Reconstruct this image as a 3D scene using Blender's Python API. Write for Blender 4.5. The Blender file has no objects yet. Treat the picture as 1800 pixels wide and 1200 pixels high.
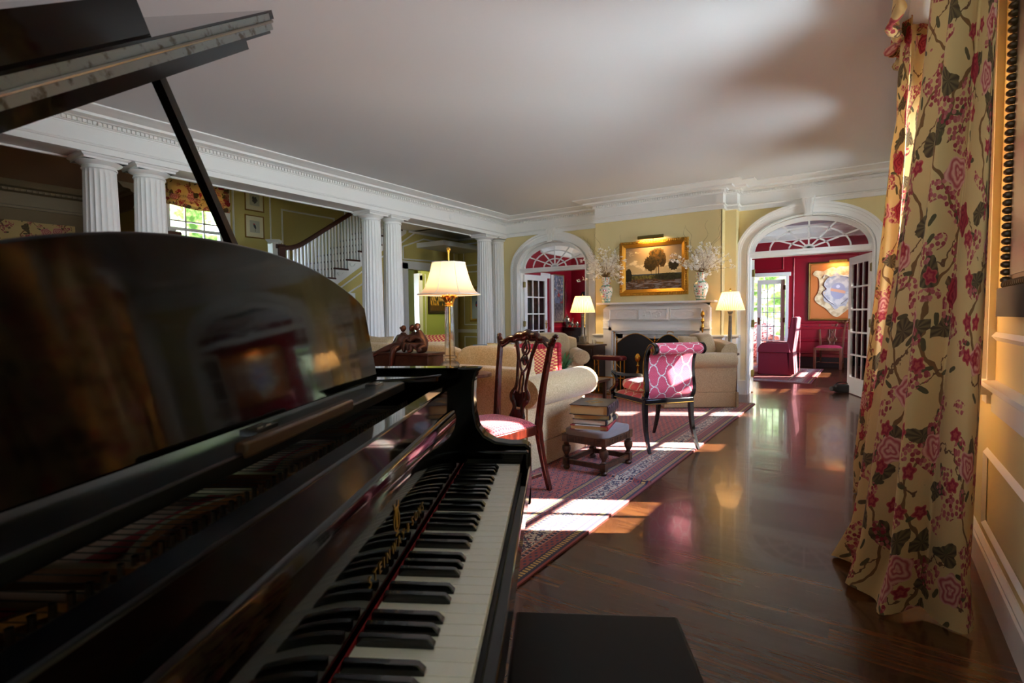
import bpy, math, random
from math import sin, cos, pi, radians as R, sqrt, atan2
from mathutils import Vector, Matrix
random.seed(7)
C = bpy.context.scene.collection
SC = bpy.context.scene

# ------------------------------------------------------------------ camera, world, sun, exposure
H = 1.125
cam_d = bpy.data.cameras.new('camera'); cam = bpy.data.objects.new('camera', cam_d); C.objects.link(cam)
cam_d.sensor_width = 36.0; cam_d.lens = 930/1800*36.0; cam_d.clip_start = 0.02; cam_d.clip_end = 200
cam.matrix_world = (Matrix.Translation((0, 0, H)) @ Matrix.Rotation(R(34.25), 4, 'Z') @
                    Matrix.Rotation(R(90-2.63), 4, 'X') @ Matrix.Rotation(R(-0.57), 4, 'Z'))
cam_d.dof.use_dof = True; cam_d.dof.focus_distance = 3.6; cam_d.dof.aperture_fstop = 8.0
SC.camera = cam
SC.view_settings.view_transform = 'Standard'; SC.view_settings.look = 'None'
SC.view_settings.gamma = 1.0; SC.view_settings.use_curve_mapping = False
SC.view_settings.exposure = 0.72
SC.cycles.use_denoising = True
SC.cycles.max_bounces = 10; SC.cycles.diffuse_bounces = 5; SC.cycles.glossy_bounces = 4
SC.cycles.transparent_max_bounces = 12; SC.cycles.sample_clamp_indirect = 6.0
SC.cycles.caustics_refractive = False; SC.cycles.caustics_reflective = False

def srgb(r, g, b, a=1.0):
    f = lambda c: (c/255/12.92) if c/255 <= .04045 else ((c/255+.055)/1.055)**2.4
    return (f(r), f(g), f(b), a)

# --- tiny node expression helper
class X_:
    def __init__(s, nt, so): s.nt = nt; s.so = so
    def _m(s, op, o=None, o2=None):
        n = s.nt.nodes.new('ShaderNodeMath'); n.operation = op
        for i, v in enumerate((s, o, o2)):
            if v is None: continue
            if isinstance(v, X_): s.nt.links.new(v.so, n.inputs[i])
            else: n.inputs[i].default_value = v
        return X_(s.nt, n.outputs[0])
    def __add__(s, o): return s._m('ADD', o)
    __radd__ = __add__
    def __sub__(s, o): return s._m('SUBTRACT', o)
    def __rsub__(s, o): return (s*-1.0)+o
    def __mul__(s, o): return s._m('MULTIPLY', o)
    __rmul__ = __mul__
    def __truediv__(s, o): return s._m('DIVIDE', o)
    def __lt__(s, o): return s._m('LESS_THAN', o)
    def __gt__(s, o): return s._m('GREATER_THAN', o)
    def sin(s): return s._m('SINE')
    def cos(s): return s._m('COSINE')
    def abs(s): return s._m('ABSOLUTE')
    def sqrt(s): return s._m('SQRT')
    def floor(s): return s._m('FLOOR')
    def frac(s): return s._m('FRACT')
    def min(s, o): return s._m('MINIMUM', o)
    def max(s, o): return s._m('MAXIMUM', o)
    def atan2(s, o): return s._m('ARCTAN2', o)
    def pow(s, o): return s._m('POWER', o)
    def clamp(s):
        r = s._m('ADD', 0.0); r.so.node.use_clamp = True; return r
    def ss(s, a, b):
        n = s.nt.nodes.new('ShaderNodeMapRange'); n.interpolation_type = 'SMOOTHSTEP'
        s.nt.links.new(s.so, n.inputs[0]); n.inputs[1].default_value = a; n.inputs[2].default_value = b
        return X_(s.nt, n.outputs[0])
def vec(nt, x, y, z=0.0):
    n = nt.nodes.new('ShaderNodeCombineXYZ')
    for i, v in enumerate((x, y, z)):
        if isinstance(v, X_): nt.links.new(v.so, n.inputs[i])
        else: n.inputs[i].default_value = v
    return X_(nt, n.outputs[0])
def xyz(v):
    n = v.nt.nodes.new('ShaderNodeSeparateXYZ'); v.nt.links.new(v.so, n.inputs[0])
    return [X_(v.nt, n.outputs[i]) for i in range(3)]
def vop(a, op, b):
    n = a.nt.nodes.new('ShaderNodeVectorMath'); n.operation = op
    a.nt.links.new(a.so, n.inputs[0])
    if isinstance(b, X_): a.nt.links.new(b.so, n.inputs[1])
    else: n.inputs[1].default_value = b
    return X_(a.nt, n.outputs[0])
def noise(v, scale, detail=3.0, rough=.5):
    n = v.nt.nodes.new('ShaderNodeTexNoise'); v.nt.links.new(v.so, n.inputs['Vector'])
    n.inputs['Scale'].default_value = scale; n.inputs['Detail'].default_value = detail
    n.inputs['Roughness'].default_value = rough
    return X_(v.nt, n.outputs[0])
def voro(v, scale, rnd=1.0):
    n = v.nt.nodes.new('ShaderNodeTexVoronoi'); n.voronoi_dimensions = '2D'
    v.nt.links.new(v.so, n.inputs['Vector']); n.inputs['Scale'].default_value = scale
    n.inputs['Randomness'].default_value = rnd
    return X_(v.nt, n.outputs['Distance']), X_(v.nt, n.outputs['Color']), X_(v.nt, n.outputs['Position'])
def mix(f, a, b):
    nt = [q.nt for q in (f, a, b) if isinstance(q, X_)][0]
    n = nt.nodes.new('ShaderNodeMix'); n.data_type = 'RGBA'
    for i, v in ((0, f), (6, a), (7, b)):
        if isinstance(v, X_): nt.links.new(v.so, n.inputs[i])
        else: n.inputs[i].default_value = v
    return X_(nt, n.outputs[2])
def coords(nt, kind='Object'):
    n = nt.nodes.new('ShaderNodeTexCoord'); return X_(nt, n.outputs[kind])
def mat(name, col=(200, 200, 200), rough=.5, metal=0.0, coat=0.0, fn=None, bump=None, bstr=.3, bdist=.01,
        trans=0.0, ior=1.5, emit=None, estr=0.0, spec=.5, sheen=0.0, translucent=0.0, alpha_glass=False):
    m = bpy.data.materials.new(name); m.use_nodes = True; nt = m.node_tree
    p = nt.nodes['Principled BSDF']; out = nt.nodes['Material Output']
    p.inputs['Base Color'].default_value = srgb(*col); p.inputs['Roughness'].default_value = rough
    p.inputs['Metallic'].default_value = metal; p.inputs['Coat Weight'].default_value = coat
    p.inputs['Coat Roughness'].default_value = .04
    p.inputs['Transmission Weight'].default_value = trans; p.inputs['IOR'].default_value = ior
    p.inputs['Specular IOR Level'].default_value = spec; p.inputs['Sheen Weight'].default_value = sheen
    if emit: p.inputs['Emission Color'].default_value = srgb(*emit); p.inputs['Emission Strength'].default_value = estr
    c = None
    if fn:
        r = fn(nt)
        if isinstance(r, tuple):
            c, rr = r; nt.links.new(rr.so, p.inputs['Roughness'])
        else: c = r
        nt.links.new(c.so, p.inputs['Base Color'])
    if bump:
        b = nt.nodes.new('ShaderNodeBump'); b.inputs['Strength'].default_value = bstr; b.inputs['Distance'].default_value = bdist
        nt.links.new(bump(nt).so, b.inputs['Height']); nt.links.new(b.outputs[0], p.inputs['Normal'])
    if translucent:
        t = nt.nodes.new('ShaderNodeBsdfTranslucent'); t.inputs[0].default_value = srgb(*col)
        if c: nt.links.new(c.so, t.inputs[0])
        ms = nt.nodes.new('ShaderNodeMixShader'); ms.inputs[0].default_value = translucent
        nt.links.new(p.outputs[0], ms.inputs[1]); nt.links.new(t.outputs[0], ms.inputs[2]); nt.links.new(ms.outputs[0], out.inputs[0])
    if alpha_glass:   # thin window pane: see-through with a mirror-like film
        t = nt.nodes.new('ShaderNodeBsdfTransparent'); g = nt.nodes.new('ShaderNodeBsdfGlossy'); g.inputs['Roughness'].default_value = .02
        fr = nt.nodes.new('ShaderNodeFresnel'); fr.inputs[0].default_value = 1.45
        ms = nt.nodes.new('ShaderNodeMixShader'); nt.links.new(fr.outputs[0], ms.inputs[0])
        nt.links.new(t.outputs[0], ms.inputs[1]); nt.links.new(g.outputs[0], ms.inputs[2]); nt.links.new(ms.outputs[0], out.inputs[0])
    return m

# world: blue-white sky, sunlit greenery near the horizon
W = bpy.data.worlds.new('world'); SC.world = W; W.use_nodes = True
nt = W.node_tree; bg = nt.nodes['Background']
d = coords(nt, 'Generated'); wx, wy, wz = xyz(d)
leaf = noise(d, 26.0, 5.0, .65); big = noise(d, 5.0, 2.0)
sky = mix(wz.ss(0.0, .8), srgb(216, 232, 255), srgb(140, 184, 250))
green = mix(leaf.ss(.40, .52), (.006, .014, .003, 1), mix(leaf.ss(.5, .62), (.030, .060, .014, 1), (.20, .26, .17, 1)))
far = ((wz.abs() < .42)*(((wx < -.5)*(wy > -.5)).max(wy > .6)))
lawn = mix(big, (.60, .71, .80, 1), (.90, 1.06, 1.16, 1))
col = mix(wz.ss(-.02, .02), lawn, sky)
col = mix(far, col, green)
nt.links.new(col.so, bg.inputs[0]); bg.inputs[1].default_value = 26.0

sd = bpy.data.lights.new('sun', 'SUN'); sun = bpy.data.objects.new('sun', sd); C.objects.link(sun)
sd.energy = 38.0; sd.angle = R(.6); sd.color = (1.0, .95, .88)
SE = R(28); SA = atan2(.5, .87)
sun.rotation_euler = Vector((cos(SA)*cos(SE), sin(SA)*cos(SE), sin(SE))).to_track_quat('Z', 'Y').to_euler()
def portal(x, y, z, sx, sz, ang):      # guides sampling of daylight through a window opening
    l = bpy.data.lights.new('window_portal', 'AREA'); l.shape = 'RECTANGLE'; l.size = sx; l.size_y = sz; l.cycles.is_portal = True
    o = bpy.data.objects.new('window_portal', l); C.objects.link(o); o.location = (x, y, z)
    o.rotation_euler = (R(90), 0, R(ang))
def lamp_light(x, y, z, watts, col=(1, .72, .42), rad=.04):
    l = bpy.data.lights.new('lamp_bulb', 'POINT'); l.energy = watts; l.color = col; l.shadow_soft_size = rad
    o = bpy.data.objects.new('lamp_bulb', l); C.objects.link(o); o.location = (x, y, z); return o

# ------------------------------------------------------------------ mesh builder
class MB:
    def __init__(s): s.v = []; s.f = []; s.mi = []; s.uv = {}
    def add(s, vs, fs, mi=0, uvs=None):
        b = len(s.v); s.v += [tuple(q) for q in vs]
        for k, f in enumerate(fs):
            if uvs: s.uv[len(s.f)] = [uvs[i] for i in f]
            s.f.append([b+i for i in f]); s.mi.append(mi)
        return s
    def box(s, x0, x1, y0, y1, z0, z1, mi=0, M=None):
        vs = [Vector((x, y, z)) for z in (z0, z1) for y in (y0, y1) for x in (x0, x1)]
        if M: vs = [M @ q for q in vs]
        return s.add(vs, [(0, 2, 3, 1), (4, 5, 7, 6), (0, 1, 5, 4), (2, 6, 7, 3), (0, 4, 6, 2), (1, 3, 7, 5)], mi)
    def lathe(s, prof, c=(0, 0, 0), seg=24, mi=0, axis='Z', fn=None):
        vs = []; n = len(prof)
        for (r, z) in prof:
            for k in range(seg):
                a = 2*pi*k/seg; rr = fn(a, r, z) if fn else r
                p = (rr*cos(a), rr*sin(a), z)
                if axis == 'X': p = (p[2], p[0], p[1])
                if axis == 'Y': p = (p[1], p[2], p[0])
                vs.append((c[0]+p[0], c[1]+p[1], c[2]+p[2]))
        fs = [(i*seg+k, i*seg+(k+1) % seg, (i+1)*seg+(k+1) % seg, (i+1)*seg+k) for i in range(n-1) for k in range(seg)]
        fs.append(tuple(reversed(range(seg)))); fs.append(tuple((n-1)*seg+k for k in range(seg)))
        return s.add(vs, fs, mi)
    def tube(s, path, rad, seg=8, mi=0, flat=1.0, up=(0, 0, 1), closed=False, rot=0.0):
        P = [Vector(p) for p in path]; n = len(P)
        if not hasattr(rad, '__len__'): rad = [rad]*n
        vs = []; up = Vector(up)
        for i in range(n):
            a = P[(i-1) % n] if closed or i > 0 else P[i]; b = P[(i+1) % n] if closed or i < n-1 else P[i]
            t = (b-a).normalized(); u = up
            if abs(t.dot(u)) > .98: u = Vector((1, 0, 0)) if abs(t.x) < .9 else Vector((0, 1, 0))
            e1 = t.cross(u).normalized(); e2 = e1.cross(t)
            for k in range(seg):
                an = 2*pi*k/seg+rot
                vs.append(P[i]+e1*(rad[i]*cos(an))+e2*(rad[i]*flat*sin(an)))
        m = n if closed else n-1
        fs = [(i*seg+k, i*seg+(k+1) % seg, ((i+1) % n)*seg+(k+1) % seg, ((i+1) % n)*seg+k) for i in range(m) for k in range(seg)]
        if not closed: fs += [tuple(reversed(range(seg))), tuple((n-1)*seg+k for k in range(seg))]
        return s.add(vs, fs, mi)
    def sphere(s, c, r, mi=0, seg=12, sc=(1, 1, 1)):
        n = seg//2; vs = []; 
        for i in range(n+1):
            t = pi*i/n; rr = max(sin(t), .002)
            for k in range(seg):
                a = 2*pi*k/seg; vs.append((c[0]+r*sc[0]*rr*cos(a), c[1]+r*sc[1]*rr*sin(a), c[2]-r*sc[2]*cos(t)))
        fs = [(i*seg+k, i*seg+(k+1) % seg, (i+1)*seg+(k+1) % seg, (i+1)*seg+k) for i in range(n) for k in range(seg)]
        return s.add(vs, fs+[tuple(reversed(range(seg))), tuple(n*seg+k for k in range(seg))], mi)
    def prism(s, poly, a, b, plane='XY', mi=0, M=None):
        """poly in plane, extruded from a to b along the third axis"""
        def P(q, h):
            p = {'XY': (q[0], q[1], h), 'XZ': (q[0], h, q[1]), 'YZ': (h, q[0], q[1])}[plane]
            return M @ Vector(p) if M else p
        n = len(poly); vs = [P(q, a) for q in poly]+[P(q, b) for q in poly]
        fs = [tuple(range(n))[::-1], tuple(range(n, 2*n))]+[(i, (i+1) % n, n+(i+1) % n, n+i) for i in range(n)]
        return s.add(vs, fs, mi)
    def sweep(s, path, prof, closed=False, mi=0):
        """moulding: prof [(d, z)] carried along an XY path, d to the left of travel"""
        n = len(path); m = len(prof); vs = []
        for i in range(n):
            def dirn(a, b):
                v = Vector((b[0]-a[0], b[1]-a[1])); return v.normalized()
            d0 = dirn(path[i-1], path[i]) if (i > 0 or closed) else None
            d1 = dirn(path[i], path[(i+1) % n]) if (i < n-1 or closed) else None
            d0 = d0 or d1; d1 = d1 or d0
            n0 = Vector((-d0.y, d0.x)); n1 = Vector((-d1.y, d1.x)); k = n0+n1
            k = k/max(k.dot(n0), .2) if k.length > 1e-6 else n0
            for (dd, z) in prof: vs.append((path[i][0]+k.x*dd, path[i][1]+k.y*dd, z))
        seg = n if closed else n-1
        fs = [(i*m+j, ((i+1) % n)*m+j, ((i+1) % n)*m+j+1, i*m+j+1) for i in range(seg) for j in range(m-1)]
        if not closed: fs += [tuple(range(m)), tuple((n-1)*m+j for j in reversed(range(m)))]
        return s.add(vs, fs, mi)
    def grid(s, fn, nu, nv, mi=0, uv=None, wrap=False):
        vs = [fn(i/(nu-1), j/(nv-1)) for j in range(nv) for i in range(nu)]
        uvs = [uv(i/(nu-1), j/(nv-1)) for j in range(nv) for i in range(nu)] if uv else None
        return s.add(vs, [(j*nu+i, j*nu+i+1, (j+1)*nu+i+1, (j+1)*nu+i) for j in range(nv-1) for i in range(nu-1)], mi, uvs)
    def soft(s, c, size, k=6.0, n=7, mi=0, M=None, puff=0.0):
        """rounded, slightly stuffed block"""
        idx = {}; vs = []; fs = []
        def vid(p):
            key = tuple(round(q, 5) for q in p)
            if key not in idx:
                q = Vector(p); L = (abs(q.x)**k+abs(q.y)**k+abs(q.z)**k)**(1/k); q = q/L
                pf = 1+puff*(1-p[0]**2)*(1-p[1]**2)
                w = Vector((c[0]+q.x*size[0]/2, c[1]+q.y*size[1]/2, c[2]+q.z*size[2]/2*pf))
                idx[key] = len(vs); vs.append(M @ w if M else w)
            return idx[key]
        g = [sin((-1+2*i/n)*pi/2*.86)/sin(pi/2*.86) for i in range(n+1)]
        for ax in range(3):
            for sg in (-1, 1):
                for i in range(n):
                    for j in range(n):
                        q = []
                        for (a, b) in ((i, j), (i+1, j), (i+1, j+1), (i, j+1)):
                            p = [0, 0, 0]; p[ax] = sg; p[(ax+1) % 3] = g[a]; p[(ax+2) % 3] = g[b]; q.append(vid(p))
                        fs.append(q if sg > 0 else q[::-1])
        return s.add(vs, fs, mi)
    def build(s, name, mats, parent=None, loc=(0, 0, 0), rotz=0.0, ang=40, bevel=0.0, seg=2, normals=True):
        me = bpy.data.meshes.new(name); me.from_pydata(s.v, [], s.f)
        if not isinstance(mats, (list, tuple)): mats = [mats]
        for m in mats: me.materials.append(m)
        me.polygons.foreach_set('material_index', s.mi)
        if s.uv:
            ul = me.uv_layers.new(name='UVMap')
            for p in me.polygons:
                if p.index in s.uv:
                    for li, u in zip(p.loop_indices, s.uv[p.index]): ul.data[li].uv = u
        import bmesh
        bm = bmesh.new(); bm.from_mesh(me)
        if normals: bmesh.ops.recalc_face_normals(bm, faces=bm.faces)
        th = R(ang)
        for f in bm.faces: f.smooth = True
        for e in bm.edges:
            e.smooth = len(e.link_faces) == 2 and e.calc_face_angle(0) < th
        bm.to_mesh(me); bm.free()
        o = bpy.data.objects.new(name, me); C.objects.link(o); o.location = loc; o.rotation_euler = (0, 0, rotz)
        if parent: o.parent = parent
        if bevel:
            b = o.modifiers.new('bevel', 'BEVEL'); b.width = bevel; b.segments = seg; b.limit_method = 'ANGLE'; b.angle_limit = R(50)
            b.harden_normals = False
        return o
def tag(o, label=None, cat=None, group=None, kind=None):
    if label: o['label'] = label
    if cat: o['category'] = cat
    if group: o['group'] = group
    if kind: o['kind'] = kind
    return o
def thing(name, label, cat, loc=(0, 0, 0), rotz=0.0, group=None):
    o = bpy.data.objects.new(name, None); C.objects.link(o); o.location = loc; o.rotation_euler = (0, 0, rotz)
    o.empty_display_size = .1
    return tag(o, label, cat, group)
def struct(o): o['kind'] = 'structure'; return o
def copy_tree(o, parent=None, loc=None, rotz=None, label=None):
    kids = [c for c in bpy.data.objects if c.parent == o]
    c = o.copy(); C.objects.link(c); c.parent = parent
    if loc is not None: c.location = loc
    if rotz is not None: c.rotation_euler = (0, 0, rotz)
    if label: c['label'] = label
    for k in kids: copy_tree(k, c)
    return c
def smooth_path(pts, n=6):
    """Catmull-Rom through points"""
    P = [Vector(p) for p in pts]; out = []
    for i in range(len(P)-1):
        p0 = P[max(i-1, 0)]; p1 = P[i]; p2 = P[i+1]; p3 = P[min(i+2, len(P)-1)]
        for k in range(n):
            t = k/n
            out.append(.5*((2*p1)+(p2-p0)*t+(2*p0-5*p1+4*p2-p3)*t*t+(3*p1-p0-3*p2+p3)*t**3))
    out.append(P[-1]); return out
def lerp_list(vals, n):
    m = len(vals)-1; out = []
    for i in range(n):
        x = i/(n-1)*m; k = min(int(x), m-1); out.append(vals[k]+(vals[k+1]-vals[k])*(x-k))
    return out
def text_mesh(txt, size, extrude=.0006, space=1.0):
    cu = bpy.data.curves.new('text', 'FONT'); cu.body = txt; cu.size = size; cu.extrude = extrude; cu.align_x = 'CENTER'; cu.space_character = space
    o = bpy.data.objects.new('text', cu); C.objects.link(o)
    dg = bpy.context.evaluated_depsgraph_get(); me = bpy.data.meshes.new_from_object(o.evaluated_get(dg))
    bpy.data.objects.remove(o); return me
def skin_mesh(chains, sub=2):
    """chains: list of lists of (x,y,z,r); shared points joined by position; returns mesh"""
    idx = {}; V = []; Rr = []; E = []
    for ch in chains:
        prev = None
        for (x, y, z, r) in ch:
            k = (round(x, 4), round(y, 4), round(z, 4))
            if k not in idx: idx[k] = len(V); V.append((x, y, z)); Rr.append(r)
            if prev is not None: E.append((prev, idx[k]))
            prev = idx[k]
    me = bpy.data.meshes.new('skin'); me.from_pydata(V, E, [])
    o = bpy.data.objects.new('skin', me); C.objects.link(o)
    o.modifiers.new('s', 'SKIN'); sm = o.modifiers.new('u', 'SUBSURF'); sm.levels = sub; sm.render_levels = sub
    for i, sv in enumerate(me.skin_vertices[0].data): sv.radius = (Rr[i], Rr[i]); sv.use_root = (i == 0)
    dg = bpy.context.evaluated_depsgraph_get(); out = bpy.data.meshes.new_from_object(o.evaluated_get(dg))
    bpy.data.objects.remove(o)
    for p in out.polygons: p.use_smooth = True
    return out
def link_mesh(name, me, m, parent=None, loc=(0, 0, 0)):
    me.materials.clear(); me.materials.append(m); me.name = name
    o = bpy.data.objects.new(name, me); C.objects.link(o); o.location = loc; o.parent = parent; return o

# ------------------------------------------------------------------ materials
M = {}
M['white'] = mat('white_paint', (238, 237, 231), .42)
M['ceil'] = mat('ceiling_paint', (216, 217, 214), .8)
M['yellow'] = mat('yellow_wall', (224, 208, 152), .7, fn=lambda nt: mix(noise(coords(nt), 3.0), srgb(222, 206, 148), srgb(228, 212, 158)))
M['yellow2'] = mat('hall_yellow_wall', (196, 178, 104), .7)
M['green_w'] = mat('green_room_wall', (178, 184, 104), .7)
M['red'] = mat('crimson_wall', (142, 16, 34), .32)
M['coral'] = mat('coral_wall', (226, 128, 96), .7)
M['black'] = mat('piano_black_lacquer', (3, 3, 4), .05, spec=.3)
M['satin'] = mat('satin_black_wood', (9, 9, 11), .38)
def wood_fn(c1, c2, sx=1.0, sy=14.0, sz=14.0):
    def f(nt):
        v = vop(coords(nt), 'MULTIPLY', (sx, sy, sz)); return mix(noise(v, 3.0, 5.0, .6).ss(.3, .7), srgb(*c1), srgb(*c2))
    return f
M['mahog'] = mat('mahogany', (70, 26, 16), .2, coat=.5, fn=wood_fn((86, 30, 18), (46, 15, 10), 14, 14, 2))
M['oak'] = mat('dark_carved_oak', (84, 50, 28), .4, fn=wood_fn((92, 54, 30), (44, 25, 15), 10, 10, 10))
M['wood_d'] = mat('dark_brown_wood', (50, 26, 18), .3, fn=wood_fn((58, 30, 20), (30, 15, 11), 2, 12, 12))
M['walnut'] = mat('light_walnut', (122, 72, 44), .4, fn=wood_fn((130, 78, 48), (96, 54, 32), 10, 10, 2))
M['tread'] = mat('stair_tread_wood', (66, 30, 20), .35)
M['brass'] = mat('brass', (212, 160, 70), .22, metal=1.0)
M['gold'] = mat('gilt_frame', (190, 140, 52), .38, metal=.85, bump=lambda nt: noise(coords(nt), 60.0, 3.0), bstr=.6, bdist=.006)
M['olive'] = mat('olive_brass', (120, 104, 52), .4, metal=.6)
M['silver'] = mat('silver', (200, 198, 194), .18, metal=1.0)
M['agedsil'] = mat('aged_silver_metal', (150, 148, 140), .3, metal=.9, fn=lambda nt: mix(noise(coords(nt), 30.0), srgb(176, 180, 182), srgb(120, 106, 84)))
M['glass'] = mat('window_glass', alpha_glass=True)
M['crystal'] = mat('crystal', (250, 252, 250), .0, trans=1.0, ior=1.3)
cn = M['crystal'].node_tree; t_ = cn.nodes.new('ShaderNodeBsdfTransparent'); m_ = cn.nodes.new('ShaderNodeMixShader'); m_.inputs[0].default_value = .5
cn.links.new(cn.nodes['Principled BSDF'].outputs[0], m_.inputs[1]); cn.links.new(t_.outputs[0], m_.inputs[2]); cn.links.new(m_.outputs[0], cn.nodes['Material Output'].inputs[0])
M['ivory'] = mat('ivory_key', (250, 249, 244), .25)
M['ebony'] = mat('ebony_key', (10, 10, 12), .2, coat=.5)
M['felt'] = mat('red_felt', (150, 16, 26), .9)
M['plate'] = mat('gold_iron_plate', (116, 72, 28), .42, metal=.6)
M['steel'] = mat('steel', (170, 168, 160), .25, metal=1.0)
M['iron'] = mat('black_iron', (18, 17, 17), .5)
M['marble'] = mat('pale_marble', (206, 200, 192), .25, fn=lambda nt: mix(noise(coords(nt), 5.0, 6.0, .65).ss(.45, .6), srgb(212, 207, 200), srgb(184, 177, 170)))
M['bronze'] = mat('bronze', (88, 50, 32), .36, metal=.55, fn=lambda nt: mix(noise(coords(nt), 25.0), srgb(100, 58, 38), srgb(58, 32, 22)), bump=lambda nt: noise(coords(nt), 90.0), bstr=.5, bdist=.004)
M['leather'] = mat('oxblood_leather', (96, 22, 24), .3)
M['shade'] = mat('lamp_shade_silk', (250, 226, 196), .8, translucent=.45, emit=(255, 206, 150), estr=.12)
M['shade2'] = mat('pleated_lamp_shade', (255, 226, 176), .8, translucent=.6, emit=(255, 196, 116), estr=.22,
                  fn=lambda nt: mix(((lambda q: q[1].atan2(q[0]))(xyz(coords(nt)))*44.0).sin().ss(-.6, .8), srgb(226, 180, 118), srgb(255, 236, 196)))
M['bshade'] = mat('black_lamp_shade', (14, 13, 13), .6)
M['blackpaint'] = mat('black_gilt_chair_paint', (14, 14, 16), .2, coat=.5)
M['white_f'] = mat('blossom', (252, 249, 240), .7, translucent=.4)
M['twig'] = mat('twig', (120, 92, 62), .8)
M['leafg'] = mat('green_leaf', (70, 120, 70), .5)
M['paper'] = mat('page_edges', (190, 160, 104), .8, fn=lambda nt: mix((xyz(coords(nt))[2]*2600.0).sin().ss(-1, 1), srgb(170, 138, 84), srgb(205, 176, 118)))
M['paperw'] = mat('white_pages', (226, 220, 206), .8)
M['bluecer'] = mat('blue_ceramic', (120, 150, 160), .25)
M['bag'] = mat('black_nylon', (12, 12, 14), .6)

def floor_fn(nt):
    p = coords(nt); x, y, z = xyz(p)
    pw = .072; row = (y/pw).floor(); fy = (y/pw).frac()
    rn = (row*12.9898).sin()*43758.5; rn = rn.frac()
    seg = (x/1.1+rn*7.3); sid = seg.floor(); fx = seg.frac()
    rr = ((row*3.17+sid*7.77).sin()*9371.3).frac()
    g = noise(vec(nt, x*2.0+rn*40.0, y*34.0, rr*9.0), 1.6, 6.0, .62)
    g2 = noise(vec(nt, x*9.0, y*120.0, rr*5.0), 1.5, 3.0)
    c = mix(rr, srgb(104, 62, 32), srgb(66, 37, 20))
    c = mix(g.ss(.35, .72)*.75, c, srgb(44, 22, 12))
    c = mix(g2.ss(.5, .8)*.22, c, srgb(118, 74, 42))
    gap = ((fy < .03).max(fx < .003))
    c = mix(gap*.8, c, srgb(22, 11, 7))
    return c, (g*.14+.17)
M['floor'] = mat('oak_floor', (90, 50, 26), .25, fn=floor_fn, coat=.25, spec=.5,
                 bump=lambda nt: noise(vop(coords(nt), 'MULTIPLY', (1, 9, 1)), 2.0, 2.0), bstr=.12, bdist=.01)
def weave(c1, c2, s=160.0):
    def f(nt):
        return mix(noise(coords(nt), s, 2.0).ss(.3, .7), srgb(*c1), srgb(*c2))
    return f
M['sofa'] = mat('beige_woven_upholstery', (204, 176, 128), .85, sheen=.3, fn=weave((182, 152, 104), (216, 190, 144), 130.0),
                bump=lambda nt: noise(coords(nt), 160.0), bstr=.25, bdist=.003)
M['sofa2'] = mat('tan_woven_upholstery', (176, 152, 110), .85, sheen=.3, fn=weave((160, 136, 96), (188, 164, 122), 130.0))
def spots_fn(nt):
    x, y, z = xyz(coords(nt)); dd, cc, pp = voro(vec(nt, x*1.0, y*1.0), 52.0, .35)
    return mix(dd.ss(.28, .36), srgb(128, 22, 42), srgb(206, 84, 88))
M['redspot'] = mat('red_spotted_seat_fabric', (190, 60, 76), .75, fn=spots_fn, sheen=.2)
def ogee_fn(nt):
    u, v, w = xyz(coords(nt, 'UV'))
    X = u*(2*pi/.150); Y = v*(2*pi/.130); Y2 = Y+((X+Y).sin()*(X-Y).sin())*.0
    a = (X+Y2+(X-Y2).sin()*.55); b = (X-Y2+(X+Y2).sin()*.55)
    la = ((a/2).cos()).abs(); lb = ((b/2).cos()).abs()
    wv = noise(vec(nt, u, v), 90.0, 2.0)
    line = (la.min(lb)) < (wv*.15+.05)
    dots = ((u*420.0).sin()*(v*420.0).sin()).ss(.5, .9)
    base = mix(noise(vec(nt, u, v), 60.0), srgb(188, 44, 74), srgb(206, 76, 100))
    return mix(line, mix(dots*.4, base, srgb(226, 150, 160)), mix(wv.ss(.35, .6), srgb(150, 146, 140), srgb(232, 226, 214)))
M['ogee'] = mat('red_ogee_fabric', (190, 60, 76), .75, fn=ogee_fn, sheen=.2)
M['crimson_f'] = mat('crimson_upholstery', (120, 14, 40), .85, sheen=.3)
M['pinkseat'] = mat('pink_red_seat', (170, 38, 70), .8)
def checkp(nt):
    x, y, z = xyz(coords(nt)); a = ((x*240.0).sin()*(z*240.0).sin())
    return mix(a.ss(-.1, .25), srgb(170, 30, 44), srgb(214, 168, 96))
M['pillow_r'] = mat('red_gold_pillow', (180, 60, 50), .8, fn=checkp)
M['fringe'] = mat('red_fringe', (150, 10, 30), .9)
M['pillow_c'] = mat('cream_pillow', (206, 192, 140), .85)

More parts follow.
